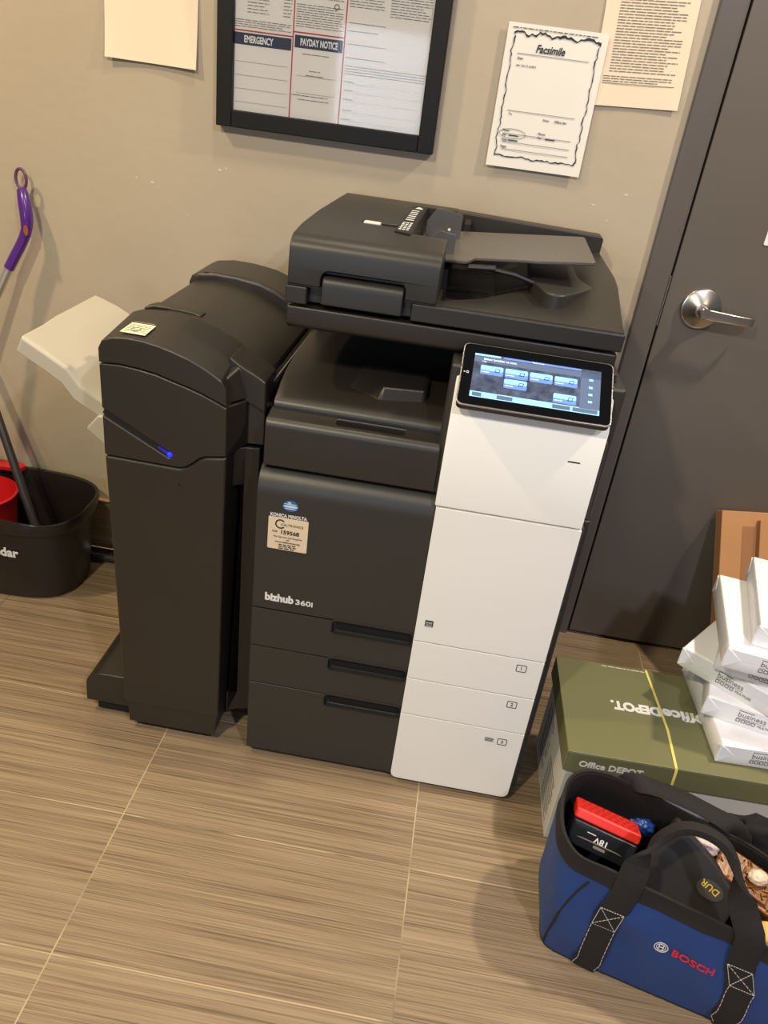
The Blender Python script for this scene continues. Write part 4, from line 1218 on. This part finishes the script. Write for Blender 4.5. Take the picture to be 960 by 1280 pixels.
# cardboard box standing behind
RB = Matrix.Rotation(math.radians(-30), 3, 'X') @ Matrix.Rotation(math.radians(-6), 3, 'Y')
KL = 0.553
kb_top = Vector((0.772, 1.924, 0.5115))
kb_o = kb_top - RB @ Vector((0, 0, KL))
kb = thing('cardboard_box', tuple(kb_o), 'brown cardboard box leaning against the door behind the paper reams', 'box', rot=RB.to_euler())
bm = nb(); box(bm, 0, 0.36, 0, 0.045, 0, KL)
kbb = obj('carton', bm, KRAFT, kb, world=False, bevel=0.003, seg=2)
bm = nb(); box(bm, 0.092, 0.25, -0.022, -0.0005, KL-0.20, KL-0.022)
obj('side_flap', bm, KRAFT, kb, world=False, bevel=0.002)
bm = nb(); slab(bm, rrect(0.055,0.085,KL-0.23,KL-0.04,0.001), (0,-0.0004,0))
obj('packing_tape', bm, KRAFTD, kbb, world=False)

# ------------------------------------------------------------------ tool bag
tb = thing('tool_bag', (0.54, 0.99, 0), 'blue canvas tool bag with black handles on the floor in front of the green carton', 'bag')
rim = [(0.330,1.000,0.282),(0.352,0.940,0.280),(0.410,0.922,0.276),(0.458,0.912,0.266),(0.530,0.893,0.260),(0.604,0.872,0.254),(0.690,0.848,0.245),(0.765,0.848,0.238),(0.800,0.900,0.236),(0.795,0.970,0.240),(0.740,1.010,0.255),(0.680,1.040,0.268),(0.610,1.062,0.276),(0.545,1.088,0.280),(0.490,1.114,0.282),(0.430,1.134,0.284),(0.380,1.130,0.284),(0.345,1.090,0.284)]
bot = [(0.350,1.010,0.006),(0.354,0.950,0.006),(0.410,0.926,0.006),(0.458,0.914,0.006),(0.530,0.896,0.006),(0.604,0.878,0.006),(0.690,0.858,0.006),(0.765,0.845,0.006),(0.800,0.880,0.006),(0.815,0.950,0.006),(0.790,1.020,0.006),(0.720,1.055,0.006),(0.640,1.082,0.006),(0.560,1.104,0.006),(0.500,1.120,0.006),(0.430,1.134,0.006),(0.385,1.120,0.006),(0.362,1.075,0.006)]
RL, BLp = catmull(rim, 5), catmull(bot, 5)
nR = len(RL)
cen = Vector((0.57, 0.99, 0))
def bagpt(i, t):
    i %= nR
    p = BLp[i].lerp(RL[i], t)
    out = Vector((p.x-cen.x, (p.y-cen.y)*2.2, 0)).normalized()
    bulge = 0.014*math.sin(math.pi*min(1, t*1.1)) if t < 0.9 else 0.0
    nz = noise.noise(Vector((p.x*14, p.y*14, t*3.0)))*0.011*math.sin(math.pi*t)
    fold = (0.0035*math.sin(p.x*60 + t*7 + 2*noise.noise(Vector((p.x*6, p.y*6, t*2)))) + 0.0022*noise.noise(Vector((p.x*30+t*9, p.y*30, t*5))))*math.sin(math.pi*t)
    q = p + out*(bulge + nz + fold)
    return q
def bagband(t0, t1, m, name, mat, push=0.0, th=0.003, parent=tb):
    bm = nb()
    loops = []
    for k in range(m+1):
        t = t0+(t1-t0)*k/m
        L = []
        for i in range(nR):
            p = bagpt(i, t)
            o_ = Vector((p.x-cen.x, (p.y-cen.y)*2.2, 0)).normalized()
            L.append(p + o_*push)
        loops.append(L)
    inner = []
    for k in range(m, -1, -1):
        L = []
        for i in range(nR):
            p = bagpt(i, t0+(t1-t0)*k/m)
            o_ = Vector((p.x-cen.x, (p.y-cen.y)*2.2, 0)).normalized()
            L.append(p + o_*(push-th))
        inner.append(L)
    allL = loops + inner
    R_ = [[bm.verts.new(p) for p in L] for L in allL]
    mm = len(R_)
    for a in range(mm):
        A_, B_ = R_[a], R_[(a+1) % mm]
        for i in range(nR): bm.faces.new((A_[i], A_[(i+1) % nR], B_[(i+1) % nR], B_[i]))
    return obj(name, bm, mat, parent, ang=60)
bagband(0.0, 0.90, 16, 'canvas_side', BLUEC)
bagband(0.02, 0.985, 10, 'inner_lining', LINING, push=-0.0035, th=0.002)
bagband(0.86, 1.0, 4, 'rim_binding', WEB, push=0.0025, th=0.0055)
bm = nb(); loft(bm, [[(p.x,p.y,0.002) for p in BLp],[(p.x,p.y,0.007) for p in BLp]])
obj('bag_base', bm, WEB, tb)
# find index on the rim whose x is nearest on the front side
def front_idx(xv): return min((i for i in range(nR) if RL[i].y < 0.97 - (RL[i].x-0.33)*0.1), key=lambda i: abs(BLp[i].x*0.5+RL[i].x*0.5-xv))
def back_idx(xv): return min((i for i in range(nR) if RL[i].y > 1.0), key=lambda i: abs(RL[i].x-xv))
def outward(p): return Vector((p.x-cen.x, (p.y-cen.y)*2.2, 0)).normalized()
def strap_path(xb, xt, idxf, tmax=1.0, steps=9, push=0.006):
    out = []
    for k in range(steps+1):
        t = tmax*k/steps
        i = idxf(xb+(xt-xb)*t)
        p = bagpt(i, t)
        out.append(p + outward(p)*push)
    return out
def smooth_pts(P, it=2):
    P = [Vector(p) for p in P]
    for _ in range(it):
        P = [P[0]] + [(P[i-1]+P[i]*2+P[i+1])/4 for i in range(1, len(P)-1)] + [P[-1]]
    return P
def ribbon_n(bm, pts, wds, th, wdirs):
    rows = []
    for i, p in enumerate(pts):
        t_ = (pts[min(i+1,len(pts)-1)] - pts[max(i-1,0)]).normalized()
        wv = Vector(wdirs[i]); wv = (wv - t_*wv.dot(t_)).normalized()
        n_v = t_.cross(wv).normalized()*th[i]/2
        w2 = wv*wds[i]/2
        rows.append([p+w2*0.9+n_v, p-w2*0.9+n_v, p-w2, p-w2*0.9-n_v, p+w2*0.9-n_v, p+w2])
    return loft(bm, rows)
L1 = strap_path(0.432, 0.447, front_idx); L2 = strap_path(0.667, 0.632, front_idx)
arch = catmull([L1[-1], Vector((0.452,0.925,0.312)), Vector((0.474,0.938,0.352)), Vector((0.502,0.944,0.380)), Vector((0.535,0.940,0.388)), Vector((0.572,0.925,0.380)), Vector((0.598,0.905,0.345)), Vector((0.614,0.885,0.300)), L2[-1]], 4, False)
path = smooth_pts(L1[:-1] + arch + L2[::-1][1:], 1)
nn = len(path)
wd, thk, wdir = [], [], []
for i, p in enumerate(path):
    hgt = max(0.0, min(1.0, (p.z-0.30)/0.055))
    wd.append(0.046*(1-hgt) + 0.020*hgt); thk.append(0.003*(1-hgt) + 0.014*hgt)
    s_ = i/(nn-1)
    wdir.append(Vector((1.0,-0.25,0.0)) if s_ < 0.5 and p.z < 0.345 else (Vector((1.0,-0.25,0)) if p.z < 0.345 else Vector((0.25,1,0.0))))
for it_ in range(3): wdir = [wdir[0]] + [((wdir[i-1] if wdir[i-1].dot(wdir[i]) > -0.2 else -wdir[i-1]) + wdir[i]*2 + wdir[i+1])/4 for i in range(1, nn-1)] + [wdir[-1]]
bm = nb()
half = nn//2
# orient so the twist between halves stays small
A_, B_ = path[:half+1], path[half:]
wA = [Vector((1,-0.25,0)).lerp(Vector((0.2,1,0.0)), max(0,min(1,(p.z-0.29)/0.06))) for p in A_]
wB = [Vector((-1,0.25,0)).lerp(Vector((0.2,1,0.0)), max(0,min(1,(p.z-0.29)/0.06))) for p in B_]
ribbon_n(bm, A_ + B_[1:], wd, thk, wA + wB[1:])
fh = obj('front_handle', bm, WEB, tb, ang=60, label='black webbing handle with stitched crosses')
# back handle, fallen over the rear rim
K1 = strap_path(0.47, 0.47, back_idx); K2 = strap_path(0.66, 0.66, back_idx)
arch2 = catmull([K1[-1], Vector((0.492,1.116,0.291)), Vector((0.535,1.106,0.293)), Vector((0.58,1.088,0.294)), Vector((0.625,1.066,0.292)), Vector((0.652,1.055,0.286)), K2[-1]], 4, False)
path2 = smooth_pts(K1[:-1] + arch2 + K2[::-1][1:], 1)
n2_ = len(path2); h2_ = n2_//2
A_, B_ = path2[:h2_+1], path2[h2_:]
wA = [Vector((-1,0.35,0)).lerp(Vector((0.2,1,0.2)), max(0,min(1,(p.z-0.28)/0.04))) for p in A_]
wB = [Vector((1,-0.35,0)).lerp(Vector((0.2,1,0.2)), max(0,min(1,(p.z-0.28)/0.04))) for p in B_]
bm = nb(); ribbon_n(bm, A_ + B_[1:], [0.036]*n2_, [0.005]*n2_, wA + wB[1:])
obj('back_handle', bm, WEB, tb, ang=60)
# stitched crosses and edge stitching on the front straps
bm = nb()
def stitch(bm, P, Q, nseg=9):
    P, Q = Vector(P), Vector(Q)
    for k in range(nseg):
        a, b_ = P.lerp(Q, (k+0.1)/nseg), P.lerp(Q, (k+0.8)/nseg)
        tube(bm, [a, b_], 0.0006, 5)
def strap_surf(path_, t, s, w=0.046, push=0.0022):
    f = t*(len(path_)-1); i = int(min(f, len(path_)-2)); p = path_[i].lerp(path_[i+1], f-i)
    d_ = Vector((1,-0.25,0)).normalized()
    return p + d_*s*w*0.44 + outward(p)*push
for P_ in (L1, L2):
    c = [strap_surf(P_, 0.52, -1), strap_surf(P_, 0.52, 1), strap_surf(P_, 0.72, 1), strap_surf(P_, 0.72, -1)]
    for a, b_ in ((0,1),(1,2),(2,3),(3,0),(0,2),(1,3)): stitch(bm, c[a], c[b_])
    for s_ in (-1, 1):
        for k in range(5): stitch(bm, strap_surf(P_, 0.02+k*0.1, s_), strap_surf(P_, 0.12+k*0.1, s_), 2)
obj('stitching', bm, THREAD, fh)
# brand on the canvas
def wrap_on_bag(b, push=0.0015):
    """press lettering (given as metres along the side, height fraction) onto the canvas"""
    for v in b.verts:
        i = front_idx(v.co.x); j = i
        # walk to the exact column between two rim samples
        t = v.co.z/0.262
        pa_, pb_ = bagpt(i-1, t), bagpt(i+1, t)
        f = (v.co.x - pa_.x)/max(1e-6, pb_.x-pa_.x)
        p = pa_.lerp(pb_, f)
        v.co = p + outward(p)*(push + 0.0006 + v.co.y*-1)
    return b
cx_, cz_ = 0.524, 0.152
bm = nb()
ring2(bm, circle(cx_,cz_,0.0120,32), circle(cx_,cz_,0.0106,32), (0,0,0), t=0.0004)
ring2(bm, circle(cx_,cz_,0.0082,32), circle(cx_,cz_,0.0070,32), (0,0,0), t=0.0004)
for sgn in (-1,1): bar(bm, cx_+sgn*0.0035-0.0008, cx_+sgn*0.0035+0.0008, cz_-0.0075, cz_+0.0075, (0,0,0), t=0.0004)
bar(bm, cx_-0.0035,cx_+0.0035,cz_-0.0007,cz_+0.0007,(0,0,0), t=0.0004)
obj('round_emblem', wrap_on_bag(bm), PRINTW, tb)
bm = nb(); text(bm, 'BOSCH', 0.0225, (cx_+0.018,0,cz_-0.0095), bold=0.02, width=0.067, thick=0.0006)
obj('brand_lettering', wrap_on_bag(bm), M('bag_red_print', rgb(205,40,60), 0.6), tb)
# side seam piping
bm = nb(); i0 = min(range(nR), key=lambda i: (RL[i]-Vector((0.352,0.940,0.280))).length)
pts_ = []
for k in range(9):
    t = k/9.0
    p = bagpt(i0 + int(round(3*t)), 0.02+t*0.9); pts_.append(p + outward(p)*0.001)
tube(bm, smooth_pts(pts_), 0.0022, 8)
obj('seam_piping', bm, WEB, tb)

# ------------------------------------------------------------------ things in the bag (each its own)
def local_obj(name, bm, mat, parent, **k): return obj(name, bm, mat, parent, world=False, **k)
# battery pack, tipped
bt_ = thing('battery_pack', (0.412,1.020,0.205), 'red and black 18V power tool battery lying in the blue bag', 'battery', rot=(math.radians(-30), math.radians(6), math.radians(-14)))
bm = nb(); prism(bm, rrect(-0.060,0.060,-0.036,0.036,0.007), 'z', 0.0, 0.046)
b0 = local_obj('case', bm, M('battery_black', rgb(24,26,32), 0.35), bt_, bevel=0.003)
bm = nb(); prism(bm, rrect(-0.061,0.061,-0.030,0.038,0.007), 'z', 0.0465, 0.066)
b1 = local_obj('red_top', bm, REDP, bt_, bevel=0.004, label='bright red ribbed top')
bm = nb()
for r_ in range(4):
    for k in range(9):
        slab(bm, circle(-0.050+k*0.0125+(0.005 if r_ % 2 else 0), -0.018+r_*0.015, 0.0035, 10, 0.0016), (0,0,0.0663), (1,0,0), (0,1,0))
local_obj('top_slots', bm, M('dark_red_slot', rgb(120,20,20), 0.5), b1)
bm = nb()
text(bm, '18V', 0.016, (0.040,-0.0365,0.038), (-1,0,0), (0,0,-1), bold=0.02)
bm.free()
bm = nb()
text(bm, '18V', 0.015, (0.012,-0.0362,0.030), (-1,0,0), (0,0,-1), bold=0.02, width=0.024)
bar(bm, -0.030,-0.014,0.032,0.0335, (0,-0.0364,0))
local_obj('battery_lettering', bm, PRINTW, b0)
bm = nb(); slab(bm, [(-0.048,0.014),(0.055,0.010),(0.050,0.018),(0.028,0.022),(-0.020,0.040),(-0.040,0.040)], (0,-0.0362,0), t0=0, t1=0.0003)
bm.free()
bm = nb(); slab(bm, rrect(-0.012,0.010,-0.002,0.003,0.002), (0,-0.0364,0.012)); slab(bm, [(-0.045,0.018),(0.040,0.018),(0.030,0.020),(-0.035,0.020)], (0,-0.0364,0))
local_obj('release_button', bm, PRINTG, b0)
bm = nb(); box(bm, -0.034,-0.024,0.037,0.046,0.048,0.060); box(bm, -0.016,-0.006,0.037,0.046,0.048,0.060)
local_obj('terminals', bm, CARTW, b0, bevel=0.001)
# black pouch with oval badge
pc = thing('tool_pouch', (0.545,0.960,0.125), 'black fabric pouch with an oval badge sticking up from the blue bag', 'pouch', rot=(math.radians(-26), math.radians(12), math.radians(-22)))
bm = nb(); prism(bm, rounded([(-0.085,0),(0.090,0),(0.085,0.115),(0.020,0.150),(-0.070,0.178)], 0.010), 'y', -0.014, 0.014)
p0_ = local_obj('pouch_body', bm, LEATHER, pc, bevel=0.006, seg=4)
bm = nb(); slab(bm, circle(0.036,0.103,0.024,36,0.017), (0,-0.0146,0), t0=0, t1=0.0012)
p1_ = local_obj('oval_badge', bm, OVAL, pc)
bm = nb(); text(bm, 'DUR', 0.017, (0.052,-0.0160,0.110), (-1,0,0.15), (0,0,-1), bold=0.01)
local_obj('badge_lettering', bm, YTEXT, p1_)
def lump(name, c, s, mat, label, cat, seed, amp=0.35, freq=3.0, rot=(0,0,0)):
    bm = nb(); bmesh.ops.create_icosphere(bm, subdivisions=4, radius=1)
    for v in bm.verts:
        n_ = v.co.normalized()
        k = 1 + amp*noise.noise(n_*freq + Vector((seed,0,0))) + amp*0.4*noise.noise(n_*freq*2.7 + Vector((0,seed,0)))
        v.co = Vector((n_.x*s[0]*k, n_.y*s[1]*k, n_.z*s[2]*k))
    o = obj(name, bm, mat, ang=180); o.location = c; o.rotation_euler = rot
    return tag(o, label, cat)
lump('crumpled_plastic', (0.592,1.054,0.238), (0.040,0.016,0.024), TISSUE, 'crumpled pale plastic wrap inside the blue bag behind the pouch', 'wrapping', 3, 0.5, 2.5, (0,0,-0.4))
lump('blue_packet', (0.504,1.082,0.212), (0.026,0.014,0.020), M('bright_blue_film', rgb(24,60,130), 0.35), 'small dark blue packet beside the battery in the bag', 'packet', 9, 0.3)
# amber packing items in clear bags
def bitbox(c, s, r, label, seed):
    t = thing('parts_bag', c, label, 'bag of parts', rot=r)
    bm = nb(); prism(bm, rrect(-s[0],s[0],-s[1],s[1],0.006), 'z', -s[2], s[2])
    local_obj('contents', bm, AMBER, t, bevel=0.004)
    bm = nb(); rnd = random.Random(seed)
    for _ in range(26):
        x_, y_ = rnd.uniform(-s[0]*.85,s[0]*.85), rnd.uniform(-s[1]*.85,s[1]*.85)
        tube(bm, [(x_,y_,s[2]+0.001),(x_+rnd.uniform(-.012,.012),y_+rnd.uniform(-.012,.012),s[2]+0.004)], 0.0014, 6)
    local_obj('loose_screws', bm, M('brass_bits%d' % seed, rgb(150,95,45), 0.3, metal=0.6), t)
    return t
bitbox((0.672,1.004,0.222), (0.050,0.030,0.016), (0.25,0.15,-0.5), 'amber parts packet in the blue bag nearest the white wrapping', 2)
bitbox((0.735,0.962,0.200), (0.042,0.030,0.016), (0.2,0.1,-0.5), 'amber parts packet at the right end of the blue bag', 5)
lump('white_knob_roll', (0.690,0.990,0.244), (0.018,0.014,0.014), M('ivory_plastic', rgb(225,205,180), 0.4), 'small ivory roll between the two amber packets in the bag', 'roll', 12, 0.15)
lump('yellow_cloth', (0.712,0.895,0.215), (0.050,0.028,0.020), YELLOWP, 'folded yellow cloth inside the right end of the blue bag', 'cloth', 15, 0.2)
lump('black_cloth', (0.725,1.078,0.245), (0.095,0.028,0.045), M('black_cloth', rgb(18,17,18), 0.9), 'black cloth bunched over the rear rim of the blue bag', 'cloth', 21, 0.4, 1.8, (0,0,-0.15))
